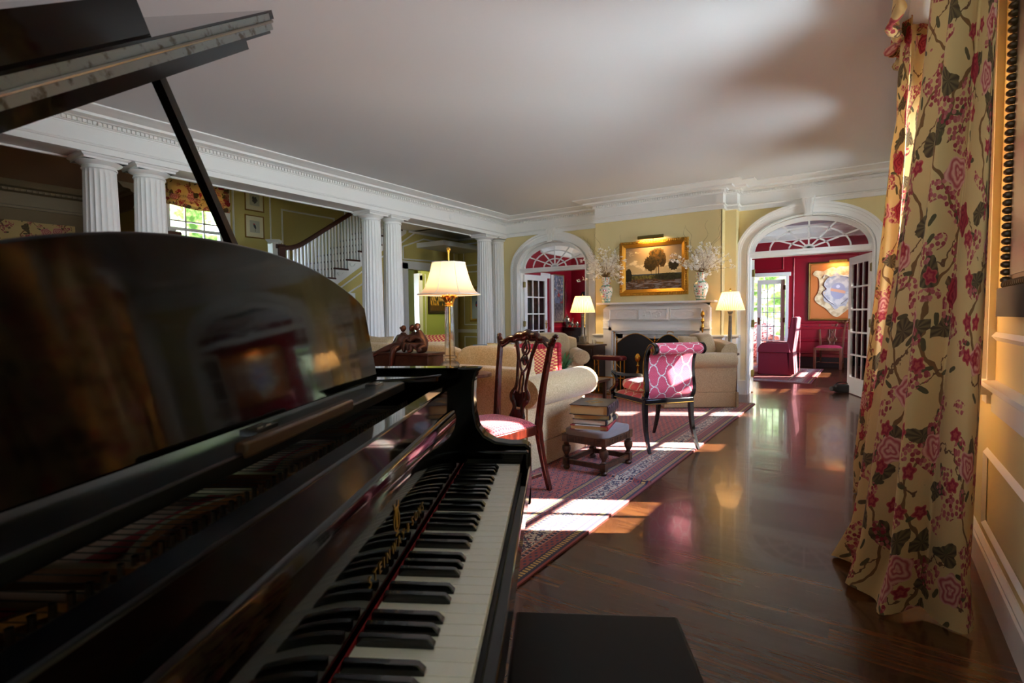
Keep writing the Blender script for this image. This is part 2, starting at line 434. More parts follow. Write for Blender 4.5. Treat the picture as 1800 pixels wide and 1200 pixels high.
def floral_fn(nt):
    u, v, w = xyz(coords(nt, 'UV'))
    uv = vec(nt, u, v)
    nz = noise(uv, 7.0, 2.0); nz2 = noise(uv, 22.0, 3.0)
    c = mix(noise(uv, 3.0), srgb(226, 192, 128), srgb(212, 174, 106))
    # winding branches
    ph = u*(2*pi/.46)
    br = ((u/.34+((v*(2*pi/.62)).sin()*.20)+nz*.5).frac()-.5).abs()
    c = mix(br < (nz2*.045+.004), c, srgb(134, 92, 46))
    br2 = ((v/.42+((u*(2*pi/.36)).sin()*.22)+nz2*.35).frac()-.5).abs()
    c = mix((br2 < .017)*(nz > .47), c, srgb(120, 82, 46))
    # broad leaves
    def petals(scale, k, rad, amp, sx=0.0, off=0.0, stretch=1.0):
        q = vec(nt, u+sx, v+off); dd, cc, pp = voro(q, scale, .85)
        loc = vop(q, 'SUBTRACT', vop(pp, 'MULTIPLY', (1.0, 1.0, 1.0)))
        lx, ly, lz = xyz(loc); cr, cg, cb = xyz(cc)
        a0 = cr*6.28; rx = lx*a0.cos()+ly*a0.sin(); ry = (ly*a0.cos()-lx*a0.sin())*stretch
        r = (rx*rx+ry*ry).sqrt(); an = ry.atan2(rx)
        edge = (an*k).cos()*amp+1.0
        return r/(edge*rad), cr, cg, cb, an, r
    q, cr, cg, cb, an, r = petals(5.4, 3.0, .060, .22, .31, .17, 1.6)
    q2 = q+(nz2-.5)*1.0
    lf = (q2 < 1.0)*(cg > .30)
    c = mix(lf, c, mix(((an*9.0).sin()*.5+.5), srgb(84, 62, 36), srgb(122, 98, 56)))
    q, cr, cg, cb, an, r = petals(11.0, 2.0, .020, .25, .77, .41, 1.7)
    c = mix(((q+(nz2-.5)*.6) < 1.0)*(cg > .60), c, srgb(96, 82, 46))
    # blossom clusters
    dd, cc, pp = voro(uv, 52.0, .9); a, b2, b3 = xyz(cc)
    clus = noise(vec(nt, u+4.0, v+9.0), 6.5, 1.0)
    c = mix((dd < .45)*(clus > .56), c, mix(a, srgb(152, 36, 46), srgb(206, 118, 104)))
    # roses
    q, cr, cg, cb, an, r = petals(3.9, 5.0, .060, .10, 0.0, 0.0, 1.1)
    q = q+(nz2-.5)*.35
    fl = (q < 1.0)*(cg > .22)
    ring = ((q*15.0+(an*3.0).sin()*1.3).sin()*.5+.5)
    fc = mix(cb > .5, mix(ring, srgb(140, 22, 34), srgb(184, 56, 56)), mix(ring, srgb(188, 82, 78), srgb(228, 170, 142)))
    c = mix(fl, c, fc)
    q, cr, cg, cb, an, r = petals(7.0, 5.0, .030, .2, .13, .57, 1.2)
    c = mix((q < 1.0)*(cg > .62), c, mix((q*8.0).sin()*.5+.5, srgb(160, 30, 50), srgb(196, 84, 70)))
    return c
M['floral'] = mat('floral_curtain_cloth', (214, 190, 135), .85, fn=floral_fn, translucent=.3, sheen=.1)

def rug_fn(x0, x1, y0, y1, bw=.38):
    def f(nt):
        x, y, z = xyz(coords(nt)); p = vec(nt, x, y)
        d = ((x-x0).min((x-x1)*-1.0)).min((y-y0).min((y-y1)*-1.0))
        al = ((x-x0).min((x-x1)*-1.0)) < ((y-y0).min((y-y1)*-1.0))
        t = (al*y)+((1.0-al)*x)     # coordinate along the border
        nz = noise(p, 40.0, 2.0)
        red = srgb(158, 66, 62); navy = srgb(38, 36, 66); cream = srgb(214, 200, 176); yel = srgb(204, 168, 96)
        # field of small boteh
        gx = x/.05; gy = y/.062; row = gy.floor(); off = (row*.5).frac()
        fx = (gx+off).frac()-.5; fy = gy.frac()-.5
        rr = (fx*fx*2.2+(fy+fx*.5)*(fy+fx*.5)).sqrt()
        c = mix(nz.ss(.3, .7), srgb(190, 96, 78), srgb(160, 66, 56))
        c = mix((rr < .34), c, navy); c = mix(rr < .17, c, srgb(186, 120, 96))
        st = ((x+y*.0)/.10).frac()-.5
        c = mix((st.abs() < .04), c, srgb(120, 50, 60))
        def band(c, a, b, colr): return mix((d > a)*(d < b), c, colr)
        def motif(per, ca, cb, thr=.0, ph=0.0): return mix(((t*(2*pi/per)+ph).sin()*(d*(2*pi/.035)).sin()) > thr, ca, cb)
        c = mix(d < bw, c, srgb(132, 58, 62))
        c = band(c, 0, .012, red); c = band(c, .012, .028, navy)
        c = band(c, .028, .055, mix(((t*(2*pi/.022)).sin() > .2), yel, srgb(70, 56, 60)))
        c = band(c, .055, .063, navy); c = band(c, .063, .115, motif(.05, srgb(150, 70, 68), srgb(70, 58, 84), .35))
        c = band(c, .115, .122, srgb(196, 120, 90)); c = band(c, .122, .142, mix((t*(2*pi/.03)).sin() > .5, navy, srgb(200, 160, 150)))
        c = band(c, .142, .15, srgb(196, 120, 90))
        dd, cc, pp = voro(p, 30.0, .9); wv = (noise(p, 26.0, 2.0)-.5).abs()
        wb = mix(wv < .045, mix(dd < .2, cream, srgb(170, 70, 70)), srgb(48, 46, 78))
        c = band(c, .15, .25, wb)
        c = band(c, .25, .258, srgb(196, 120, 90)); c = band(c, .258, .278, mix((t*(2*pi/.03)).sin() > .5, navy, srgb(200, 160, 150)))
        c = band(c, .278, .286, srgb(196, 120, 90)); c = band(c, .286, .335, motif(.05, srgb(150, 70, 68), srgb(70, 58, 84), .35, 1.0))
        c = band(c, .335, .343, navy); c = band(c, .343, .368, mix(((t*(2*pi/.022)).sin() > .2), yel, srgb(70, 56, 60)))
        c = band(c, .368, bw, navy)
        return c
    return f
M['rug'] = mat('persian_rug', (150, 66, 66), .95, fn=rug_fn(-4.7, -1.2, 1.2, 7.2), sheen=.2)
M['rug2'] = mat('dining_rug', (150, 66, 66), .95, fn=rug_fn(-5.4, -.8, 9.7, 12.4))

# ------------------------------------------------------------------ room shell
CZ = 2.93
XR, XL, XB = .42, -5.62, -5.98          # right wall, colonnade faces
YN = -2.6                                # wall behind the camera
def sbox(name, m, *b): return struct(MB().box(*b).build(name, m))
struct(MB().box(-11.4, .9, -2.8, 16.0, -.1, 0).build('floor', M['floor']))
sbox('ceiling', M['ceil'], XB, .7, YN-.2, 8.25, CZ, CZ+.1)
sbox('ceiling_hall', M['ceil'], -7.2, XB, 3.2, 9.7, CZ, CZ+.1)
sbox('ceiling_hall_end', M['ceil'], -8.02, -7.1, 6.9, 9.7, CZ, CZ+.1)
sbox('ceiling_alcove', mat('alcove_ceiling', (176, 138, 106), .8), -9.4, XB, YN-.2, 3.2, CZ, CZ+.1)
sbox('ceiling_stairwell', M['ceil'], -9.4, -7.2, 3.2, 8.2, 5.2, 5.3)
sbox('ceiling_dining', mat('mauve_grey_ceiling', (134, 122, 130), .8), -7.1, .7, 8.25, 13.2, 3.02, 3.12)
sbox('ceiling_green_room', M['ceil'], -11.4, -7.2, 8.15, 12.8, 2.6, 2.7)
sbox('ceiling_sun_room', M['ceil'], -4.6, -.6, 13.2, 16.0, 2.6, 2.7)

def wall_x(name, m, x0, x1, y0, y1, z1, holes):
    """wall along Y between x0 and x1 with window holes (ya, yb, za, zb)"""
    b = MB(); y = y0
    for (a, c, za, zb) in holes:
        b.box(x0, x1, y, a, 0, z1)
        if za > 0: b.box(x0, x1, a, c, 0, za)
        b.box(x0, x1, a, c, zb, z1); y = c
    b.box(x0, x1, y, y1, 0, z1); return struct(b.build(name, m))
WIN = [(3.0, 4.05, .85, 2.42), (5.0, 6.1, .85, 2.42), (7.12, 7.52, .85, 2.42)]
wall_x('wall_right', M['yellow'], XR, XR+.2, YN-.2, 8.15, CZ, WIN)
wall_x('wall_dining_right', M['red'], XR, XR+.2, 8.15, 13.2, 3.05, [(9.1, 9.9, .6, 2.2), (11.5, 12.5, .6, 2.25)])
b = MB(); b.box(-9.4, -1.95, YN-.2, YN, 0, CZ); b.box(-.95, .6, YN-.2, YN, 0, CZ); b.box(-1.95, -.95, YN-.2, YN, 0, .9); b.box(-1.95, -.95, YN-.2, YN, 2.4, CZ)
struct(b.build('wall_near', M['yellow']))
sbox('wall_left', M['yellow'], XB, XL, YN, -.6, 0, 2.6)
sbox('wall_hall_far', mat('alcove_dimmed_wall', (122, 98, 62), .7), -9.4, -9.2, YN, 3.9, 0, CZ+.1)  # wall colour darkened to stand in for the alcove's low light
LW = (3.92, 4.78, 1.95, 3.25)
b = MB(); b.box(-9.4, -9.2, 3.9, LW[0], 0, 5.2); b.box(-9.4, -9.2, LW[1], 8.2, 0, 5.2)
b.box(-9.4, -9.2, LW[0], LW[1], 0, LW[2]); b.box(-9.4, -9.2, LW[0], LW[1], LW[3], 5.2); b.box(-9.4, -9.2, 3.2, 3.9, CZ+.1, 5.2)
struct(b.build('wall_stairwell', M['yellow2']))
sbox('wall_partition', M['yellow2'], -9.2, -8.05, 3.05, 3.2, 0, 5.2)
sbox('wall_stairwell_upper', M['yellow2'], -7.2, -7.1, 3.2, 8.2, CZ+.1, 5.2)
sbox('wall_stairwell_upper_near', M['yellow2'], -8.05, -7.2, 3.05, 3.2, CZ+.1, 5.2)
sbox('wall_stairwell_end', M['yellow2'], -9.4, -7.1, 8.0, 8.12, CZ, 5.2)

# wall with an arched opening
def ell(cx, a, zs, rise, t): return (cx+a*cos(t), zs+rise*sin(t))
def arch_wall(name, m, x0, x1, y0, y1, z1, cx, a, zs, rise, mat2=None):
    b = MB(); b.box(x0, cx-a, y0, y1, 0, z1); b.box(cx+a, x1, y0, y1, 0, z1)
    n = 24; P = [ell(cx, a, zs, rise, pi-pi*i/n) for i in range(n+1)]
    for i in range(n):
        p, q = P[i], P[i+1]
        b.prism([p, q, (q[0], z1), (p[0], z1)], y0, y1, 'XZ')
    return struct(b.build(name, m))
def arch_band(b, cx, yf, a0, r0, a1, r1, zs, zb, dep, n=32):
    """casing band between two ellipses, legs down to zb, proud of the wall face yf by dep"""
    I = [(cx-a0, zb)]+[ell(cx, a0, zs, r0, pi-pi*i/n) for i in range(n+1)]+[(cx+a0, zb)]
    O = [(cx-a1, zb)]+[ell(cx, a1, zs, r1, pi-pi*i/n) for i in range(n+1)]+[(cx+a1, zb)]
    for i in range(len(I)-1): b.prism([I[i], I[i+1], O[i+1], O[i]], yf-dep, yf, 'XZ')
def fanlight(b, cx, y, a, zs, rise):
    t = .013
    for an in (32, 61, 90, 119, 148):
        e = ell(cx, a, zs, rise, R(an)); b.tube([(cx, y, zs+.01), (e[0], y, e[1])], .014, 4, rot=pi/4)
    for k in (.34, .68):
        b.tube([(cx+a*k*cos(pi*i/20), y, zs+rise*k*1.05*sin(pi*i/20)) for i in range(21)], .014, 4, rot=pi/4)
    b.tube([(cx+.06*cos(pi*i/8), y-.01, zs+.05*sin(pi*i/8)) for i in range(9)], .016, 6)
def door_bay(n, cx, hw, yw, xl, xr):
    arch_wall('wall_fireplace_'+('left' if n == 1 else 'right'), M['yellow'], xl, xr, yw, 8.25, CZ, cx, hw, 1.98, .47)
    b = MB()
    arch_band(b, cx, yw+.01, hw-.035, .45, hw+.012, .482, 1.98, 0, .025)
    arch_band(b, cx, yw, hw+.012, .482, hw+.085, .55, 1.98, 0, .04)
    arch_band(b, cx, yw, hw+.085, .55, hw+.115, .585, 1.98, 0, .055)
    arch_band(b, cx, yw, hw+.115, .585, hw+.145, .62, 1.98, 0, .075)
    b.prism([(cx-.045, 2.42), (cx+.045, 2.42), (cx+.075, 2.66), (cx-.075, 2.66)], yw-.11, yw, 'XZ')
    for s in (-.04, -.013, .013, .04): b.prism([(cx+s*.6-.006, 2.43), (cx+s*.6+.006, 2.43), (cx+s+.009, 2.63), (cx+s-.009, 2.63)], yw-.12, yw-.1, 'XZ')
    b.box(cx-.08, cx+.08, yw-.13, yw, 2.645, 2.668)
    arch_band(b, cx, 8.25, hw-.02, .46, hw, .47, 1.98, 0, .26-(8.25-8.25))
    b.box(cx-hw, cx+hw, yw-.012, 8.25, 1.925, 2.0); b.box(cx-hw+.02, cx+hw-.02, yw-.03, yw+.02, 1.965, 1.99)
    b.box(cx-hw-.145, cx-hw+.0, yw-.085, yw, 0, .2); b.box(cx+hw, cx+hw+.145, yw-.085, yw, 0, .2)
    struct(b.build('trim_%d' % n, M['white']))
    f = MB(); fanlight(f, cx, yw+.08, hw-.04, 2.0, .41)
    arch_band(f, cx, yw+.1, hw-.075, .37, hw-.02, .43, 2.0, 2.0, .04)
    w = struct(f.build('window_%d' % (n+10), M['white']))
    g = MB(); P = [ell(cx, hw-.03, 2.0, .43, pi*i/24) for i in range(25)]
    g.add([(x, yw+.085, z) for x, z in P], [tuple(range(25))]); g.build('pane', M['glass'], w)
door_bay(1, -4.64, .70, 8.10, -6.0, -3.6)
door_bay(2, -.72, .74, 8.06, -1.6, .44)

# chimney breast
BX0, BX1, BY = -3.64, -1.73, 7.72
b = MB(); b.box(BX0, -3.15, BY, 8.25, 0, CZ); b.box(-2.11, BX1, BY, 8.25, 0, CZ); b.box(-3.15, -2.11, BY, 8.25, .80, CZ)
b.box(BX1, -1.58, 7.88, 8.25, 0, CZ)
struct(b.build('wall_fireplace', M['yellow']))
struct(MB().box(-3.15, -2.11, 8.05, 8.25, 0, .8).box(-3.16, -3.12, 7.74, 8.1, 0, .8).box(-2.14, -2.10, 7.74, 8.1, 0, .8).build('wall_firebox', M['iron']))

# cornice round the room
loop = [(XR, YN), (XR, 8.06), (-1.58, 8.06), (-1.58, 7.88), (BX1, 7.88), (BX1, BY), (BX0, BY), (BX0, 8.10), (XL, 8.10), (XL, YN)]
prof = [(0, 2.584), (.032, 2.584), (.032, 2.612), (.022, 2.614), (.022, 2.640), (.034, 2.643), (.040, 2.656), (.028, 2.664), (.008, 2.668),
        (.008, 2.795), (.012, 2.797), (.014, 2.808), (.030, 2.812), (.030, 2.848), (.058, 2.851), (.066, 2.858), (.150, 2.861), (.152, 2.884),
        (.175, 2.888), (.205, 2.905), (.245, 2.912), (.268, 2.918), (.27, 2.935)]
struct(MB().sweep(loop, prof, closed=True).build('trim_3', M['white'], ang=25))
b = MB(); st = .036
for i in range(len(loop)-1):
    p, q = Vector(loop[i]), Vector(loop[i+1]); L = (q-p).length; dv = (q-p)/L; nn = Vector((-dv.y, dv.x))
    k = int(L/st); Mx = Matrix(((dv.x, nn.x, 0, p.x), (dv.y, nn.y, 0, p.y), (0, 0, 1, 0), (0, 0, 0, 1)))
    if i in (0, ): continue
    for j in range(k): b.box(j*st, j*st+.022, .028, .050, 2.818, 2.846, 0, Mx)
struct(b.build('trim_4', M['white']))
# beam over the columns
b = MB(); b.box(XB, XL, YN, 8.10, 2.60, CZ)
b.box(XB-.0, XB+.03, YN, 8.1, 2.584, 2.6); b.box(XL-.03, XL, YN, 8.1, 2.584, 2.6)
b.sweep([(XB, 9.7), (XB, YN)][::-1], [(0, 2.6), (.03, 2.6), (.03, 2.66), (.008, 2.67), (.008, 2.84), (.1, 2.9), (.12, 2.935)])
struct(b.build('trim_5', M['white']))
# alcove crown
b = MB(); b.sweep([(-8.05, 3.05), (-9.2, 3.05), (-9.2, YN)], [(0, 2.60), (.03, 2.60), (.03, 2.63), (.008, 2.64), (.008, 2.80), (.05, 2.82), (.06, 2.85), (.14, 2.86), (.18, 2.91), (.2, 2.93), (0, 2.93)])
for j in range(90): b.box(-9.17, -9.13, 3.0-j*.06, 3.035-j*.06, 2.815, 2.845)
struct(b.build('trim_6', mat('alcove_dimmed_trim', (138, 116, 82), .6)))  # crown coloured darker, the alcove's dimness put into the paint
# round detector plate on the frieze
pd = MB().lathe([(.052, 0), (.052, .012), (.03, .02), (.0, .022)], seg=24, axis='X').build('smoke_detector', M['white'], loc=(XL, 6.55, 2.738))
tag(pd, 'small round white detector on the frieze above the columns', 'detector')
bx = MB().box(-.02, .035, -.04, 0, -.035, .035).build('alarm_sensor', M['white'], loc=(.19, 8.055, 2.36), bevel=.006)
tag(bx, 'small white sensor box on the yellow wall right of the arch', 'sensor')

# fluted columns
def flute_mesh(half=False):
    b = MB(); seg = 120; vs = []; r0, r1 = .152, .125
    zs = [.12, .16, .20, .9, 1.6, 2.2, 2.44, 2.465, 2.48]
    fl = [0, .6, 1, 1, 1, 1, 1, .5, 0]
    prof = []
    for z, k in zip(zs, fl):
        t = (z-.12)/2.36; r = r0+(r1-r0)*t+.006*sin(pi*t)
        prof.append((r, z, k))
    for (r, z, k) in prof:
        for i in range(seg):
            a = 2*pi*i/seg; ph = (i % 6)/6; dp = max(0, sin(pi*ph))**.8 if i % 6 else 0
            rr = r-k*.011*dp; vs.append((rr*cos(a), rr*sin(a), z))
    b.add(vs, [(i*seg+k, i*seg+(k+1) % seg, (i+1)*seg+(k+1) % seg, (i+1)*seg+k) for i in range(len(prof)-1) for k in range(seg)])
    return b
def column(x, y, label):
    t = thing('fluted_column', label, 'column', (x, y, 0), 0, 'white fluted columns of the colonnade')
    flute_mesh().build('shaft', M['white'], t, ang=50)
    MB().lathe([(.0, .0), (.2, .0), (.2, .04), (.19, .05), (.2, .06), (.19, .09), (.165, .1), (.155, .12)], seg=48).box(-.2, .2, -.2, .2, 0, .035).build('base', M['white'], t)
    MB().lathe([(.126, 2.478), (.135, 2.482), (.135, 2.492), (.128, 2.496), (.128, 2.512), (.136, 2.516), (.16, 2.53), (.172, 2.542), (.170, 2.548), (.0, 2.548)], seg=48).sweep(
        [(-.165, -.165), (-.165, .165), (.165, .165), (.165, -.165)], [(-.3, 2.546), (.0, 2.546), (.0, 2.563), (.012, 2.570), (.022, 2.582), (.022, 2.5995), (-.3, 2.5995)], closed=True).build('capital', M['white'], t)
    return t
CY = -5.80
for y, l in ((1.92, 'white fluted column furthest left, its foot behind the piano desk'), (2.32, 'white fluted column second from left, beside the bright landing window'),
             (5.06, 'white fluted column at the foot of the visible stair treads'), (5.45, 'white fluted column right of its twin, left of the glass column lamp'),
             (7.66, 'white fluted column right of the tall silk lamp shade')): column(CY, y, l)
t = thing('fluted_pilaster', 'white fluted half column against the yellow end wall', 'pilaster', (CY, 8.06, 0))
hm = flute_mesh(); hm.v = [(x, min(y, .035), z) for x, y, z in hm.v]; hm.build('shaft', M['white'], t, ang=50)
hm = MB().lathe([(.126, 2.478), (.135, 2.482), (.135, 2.492), (.128, 2.496), (.128, 2.512), (.136, 2.516), (.16, 2.53), (.172, 2.542), (.170, 2.548), (.0, 2.548)], seg=48).box(-.187, .187, -.187, .04, 2.56, 2.5995)
hm.v = [(x, min(y, .035), z) for x, y, z in hm.v]; hm.build('capital', M['white'], t)

# chair rail, baseboard, panel mouldings
rail = [(0, .72), (.012, .722), (.012, .80), (.02, .805), (.028, .82), (.045, .826), (.045, .845), (.0, .85)]
base = [(0, 0), (.022, 0), (.022, .12), (.016, .128), (.018, .14), (.006, .155), (0, .155)]
b = MB()
b.sweep([(XR, YN), (XR, 2.88)], rail); b.sweep([(XR, 4.17), (XR, 4.88)], rail); b.sweep([(XR, 6.22), (XR, 6.9)], rail)
b.sweep([(-1.62, 8.06), (-1.58, 8.06), (-1.58, 7.88), (BX1, 7.88), (BX1, BY), (-1.88, BY)], rail)
b.sweep([(-3.48, BY), (BX0, BY), (BX0, 8.10), (-3.79, 8.10)], rail)
struct(b.build('trim_7', M['white'], ang=25))
b = MB(); b.sweep([(XR, YN), (XR, 8.06), (.17, 8.06)], base)
b.sweep([(-1.62, 8.06), (-1.58, 8.06), (-1.58, 7.88), (BX1, 7.88), (BX1, BY), (-1.88, BY)], base)
b.sweep([(-5.49, 8.10), (-5.62, 8.10)], base)
struct(b.build('baseboard_right', M['white'], ang=25))
def panel(b, org, ux, w, z0, z1, off, t=.03, poly=None):
    """picture-frame moulding on a wall; org xy, ux direction, off normal"""
    pts = poly or [(0, z0), (w, z0), (w, z1), (0, z1)]
    cx = sum(p[0] for p in pts)/len(pts); cz = sum(p[1] for p in pts)/len(pts); n = len(pts)
    P3 = lambda p, h: (org[0]+ux[0]*p[0]+off[0]*h, org[1]+ux[1]*p[0]+off[1]*h, p[1])
    inn = []
    for i in range(n):
        a, q, c = Vector(pts[i-1]), Vector(pts[i]), Vector(pts[(i+1) % n])
        d0 = (q-a).normalized(); d1 = (c-q).normalized(); n0 = Vector((-d0.y, d0.x)); n1 = Vector((-d1.y, d1.x)); k = n0+n1; k /= k.dot(n0)
        inn.append((q.x+k.x*t, q.y+k.y*t))
    md = [((p[0]*.5+q[0]*.5), (p[1]*.5+q[1]*.5)) for p, q in zip(pts, inn)]
    vs = [P3(p, 0) for p in pts]+[P3(p, .016) for p in md]+[P3(p, .003) for p in inn]
    b.add(vs, [(i, (i+1) % n, n+(i+1) % n, n+i) for i in range(n)]+[(n+i, n+(i+1) % n, 2*n+(i+1) % n, 2*n+i) for i in range(n)])
b = MB()
panel(b, (XR, .1), (0, 1), 2.92, .20, .545, (-1, 0), .036)
panel(b, (XR, 1.1), (0, 1), 1.92, 1.01, 2.45, (-1, 0), .036)
panel(b, (XR, 4.3), (0, 1), .5, .22, .62, (-1, 0)); panel(b, (XR, 4.3), (0, 1), .45, 1.0, 2.4, (-1, 0))
b.box(-1.745, -1.735, 7.72, 7.73, .85, 2.58)
struct(b.build('trim_8', M['white'], ang=20))

# windows
def window(n, w, z0, z1, loc, rotz, cols, rows, mid=True, crown=True, casing=True):
    b = MB(); t = .012
    b.box(0, .045, .03, .12, z0, z1); b.box(w-.045, w, .03, .12, z0, z1); b.box(0, w, .03, .12, z0, z0+.06); b.box(0, w, .03, .12, z1-.05, z1)
    if mid: b.box(.03, w-.03, .05, .1, (z0+z1)/2-.025, (z0+z1)/2+.025)
    for i in range(1, cols): b.box(w*i/cols-t, w*i/cols+t, .06, .09, z0, z1)
    for j in range(1, rows): b.box(.03, w-.03, .06, .09, z0+(z1-z0)*j/rows-t, z0+(z1-z0)*j/rows+t)
    if casing:
        for s in (-.11, w+.0): b.box(s, s+.11, -.025, .03, z0-.1, z1+.1); b.box(s+.02, s+.09, -.04, -.02, z0, z1+.02)
        b.box(-.11, w+.11, -.025, .03, z1, z1+.1); b.box(-.14, w+.14, -.07, .03, z0-.06, z0-.02)
    if crown:
        b.box(-.13, w+.13, -.05, .0, z1+.02, z1+.12); b.box(-.17, w+.17, -.10, 0, z1+.12, z1+.16)
    o = struct(b.build('window_%d' % n, M['white'], loc=loc, rotz=rotz))
    MB().box(.03, w-.03, .073, .077, z0, z1).build('pane', M['glass'], o)
    return o
for i, (a, c, z0, z1) in enumerate(WIN):
    window(i+1, c-a, z0, z1, (XR, c, 0), R(-90), 3, 4, crown=(i > 0)); portal(XR+.16, (a+c)/2, (z0+z1)/2, c-a, z1-z0, 90)
window(9, 1.0, .9, 2.4, (-.95, YN, 0), R(180), 3, 4, crown=False); portal(-1.45, YN-.16, 1.65, 1.0, 1.5, 0)  # unseen window added behind the camera, sized to light the keys
window(4, LW[1]-LW[0], LW[2], LW[3], (-9.2, LW[0], 0), R(90), 3, 5, crown=False); portal(-9.36, (LW[0]+LW[1])/2, (LW[2]+LW[3])/2, LW[1]-LW[0], LW[3]-LW[2], -90)
window(5, 1.0, .6, 2.25, (XR, 12.5, 0), R(-90), 3, 4); portal(XR+.16, 12.0, 1.42, 1.0, 1.6, 90)
window(6, .8, .6, 2.2, (XR, 9.9, 0), R(-90), 2, 4); portal(XR+.16, 9.5, 1.4, .8, 1.6, 90)
# projecting pelmet cornice above the middle window and shutter-like pilasters beyond it
b = MB(); b.sweep([(XR, 4.62), (.24, 4.62), (.24, 6.5), (XR, 6.5)], [(-.15, 2.50), (.0, 2.50), (.0, 2.52), (.02, 2.525), (.02, 2.56), (.05, 2.575), (.06, 2.583), (-.15, 2.583)])
for y in (6.70, 7.86):
    b.box(.33, XR, y, y+.1, .0, 2.40); b.box(.31, XR, y-.015, y+.115, 2.40, 2.43); b.box(.29, XR, y-.03, y+.13, 2.43, 2.47)
struct(b.build('trim_9', M['white']))

# ------------------------------------------------------------------ doors
def french_leaf(n, loc, ang, w=.70, h=1.91, flip=1):
    b = MB(); s = .085; t = .02; rows, cols = 5, 3; zb, zt = .24, h-.1
    b.box(0, s, -t, t, .012, h); b.box(w-s, w, -t, t, .012, h); b.box(s, w-s, -t, t, .012, zb); b.box(s, w-s, -t, t, zt, h)
    for i in range(1, cols): x = s+(w-2*s)*i/cols; b.box(x-.011, x+.011, -.014, .014, zb, zt)
    for j in range(1, rows): z = zb+(zt-zb)*j/rows; b.box(s, w-s, -.014, .014, z-.011, z+.011)
    o = struct(b.build('door_%d' % n, M['white'], loc=loc, rotz=R(ang)))
    MB().box(s, w-s, -.002, .002, zb, zt).build('pane', M['glass'], o)
    for z in (.28, 1.0, 1.72): tag(MB().box(-.012, .03, -t-.004, t+.004, z-.05, z+.05).lathe([(.008, z-.055), (.008, z+.055)], c=(-.01, -t*flip, 0), seg=8).build('hinge', M['olive'], o), 'dark brass hinge')
    k = MB()
    for sg in (-1, 1):
        k.box(w-.06, w-.03, min(sg*t, sg*(t+.006)), max(sg*t, sg*(t+.006)), .9, 1.06); k.tube([(w-.045, sg*t, 1.0), (w-.045, sg*(t+.04), 1.0), (w-.13, sg*(t+.045), 1.0)], .008, 8)
    k.build('door_handle', M['brass'], o); return o
french_leaf(1, (-5.31, 8.20, 0), 84)
french_leaf(2, (-3.99, 8.28, 0), 88)
french_leaf(3, (-1.43, 8.27, 0), 100.5)
french_leaf(4, (-.005, 8.22, 0), 110.5, .74, flip=-1)

# ------------------------------------------------------------------ hall, staircase
SX = -8.0; RISE = .178; RUN = .275; Y0 = 5.27; ZL = 1.33      # first riser of the upper flight, landing height
sbox('trim_10', M['tread'], -9.2, SX, 3.2, 5.05, ZL-.12, ZL)
b = MB(); b.box(-8.1, SX-.02, 3.2, 5.2, 0, ZL-.02)            # wall under the landing and flight
zu = lambda y: ZL-.28+(y-5.05)/RUN*RISE
b.prism([(5.05, 0), (7.86, 0), (7.86, 2.14), (9.28, 2.14), (9.28, 0), (9.7, 0), (9.7, 2.95), (7.87, 2.95), (7.86, zu(7.86)), (5.05, zu(5.05))], -8.05, -7.95, 'YZ')
struct(b.build('wall_hall_left', M['yellow2']))
sbox('wall_hall_end', M['yellow2'], -8.05, -5.92, 9.5, 9.64, 0, 2.95)
sbox('wall_hall_right', M['yellow2'], -6.0, -5.9, 8.25, 9.6, 0, 2.95)
st = thing('staircase', 'white staircase with dark treads, white balusters and dark handrail rising behind the columns', 'staircase', (SX, 5.1, 0))
for k in range(11):
    y = Y0+k*RUN-5.1; z = ZL+(k+1)*RISE
    MB().box(-1.19, .055, y-.03, y+RUN+.01, z-.032, z).build('tread', M['tread'], st, bevel=.006)
    sc = MB(); sc.box(-1.19, .03, y, y+.02, z-RISE, z-.03)
    sc.tube(smooth_path([(.052, y+.24, z-.06), (.052, y+.17, z-.075), (.052, y+.13, z-.12), (.052, y+.07, z-.13), (.052, y+.04, z-.09), (.052, y+.08, z-.07)], 4), .007, 6)
    sc.build('riser', M['white'], st)
b = MB(); yy = lambda k: Y0+k*RUN-5.1
P = [(yy(0)-.1, ZL-.28)]+[(yy(0)-.1, ZL-.02)]
for k in range(11): P += [(yy(k), ZL+k*RISE-.03), (yy(k), ZL+(k+1)*RISE-.03)]
P += [(yy(11), ZL+11*RISE-.03), (yy(11), ZL-.28+11*RISE+.04)]
b.prism(P, .0, .045, 'YZ')
b.prism([(yy(0)-.1, ZL-.30), (yy(0)-.1, ZL-.27), (yy(11), ZL-.24+11*RISE), (yy(11), ZL-.27+11*RISE)], .0, .065, 'YZ')
b.build('stringer', M['white'], st)
b = MB(); b.prism([(yy(0), ZL-.2), (yy(11), ZL-.2+11*RISE), (yy(11), ZL-.14+11*RISE), (yy(0), ZL-.14)], -1.19, 0, 'YZ'); b.build('soffit', M['white'], st)
for k in range(7):                                            # lower flight, coming down towards the room
    z = ZL-(k+1)*RISE
    MB().box(.02+k*.27, .31+k*.27, -1.62, -.32, z-.032, z).build('tread', M['tread'], st, bevel=.006)
    MB().box(.04+k*.27, .06+k*.27, -1.62, -.32, z, z+RISE-.03).box(.04+k*.27, .31+k*.27, -1.6, -.34, 0, z-.03).build('riser', M['white'], st)
rl = st
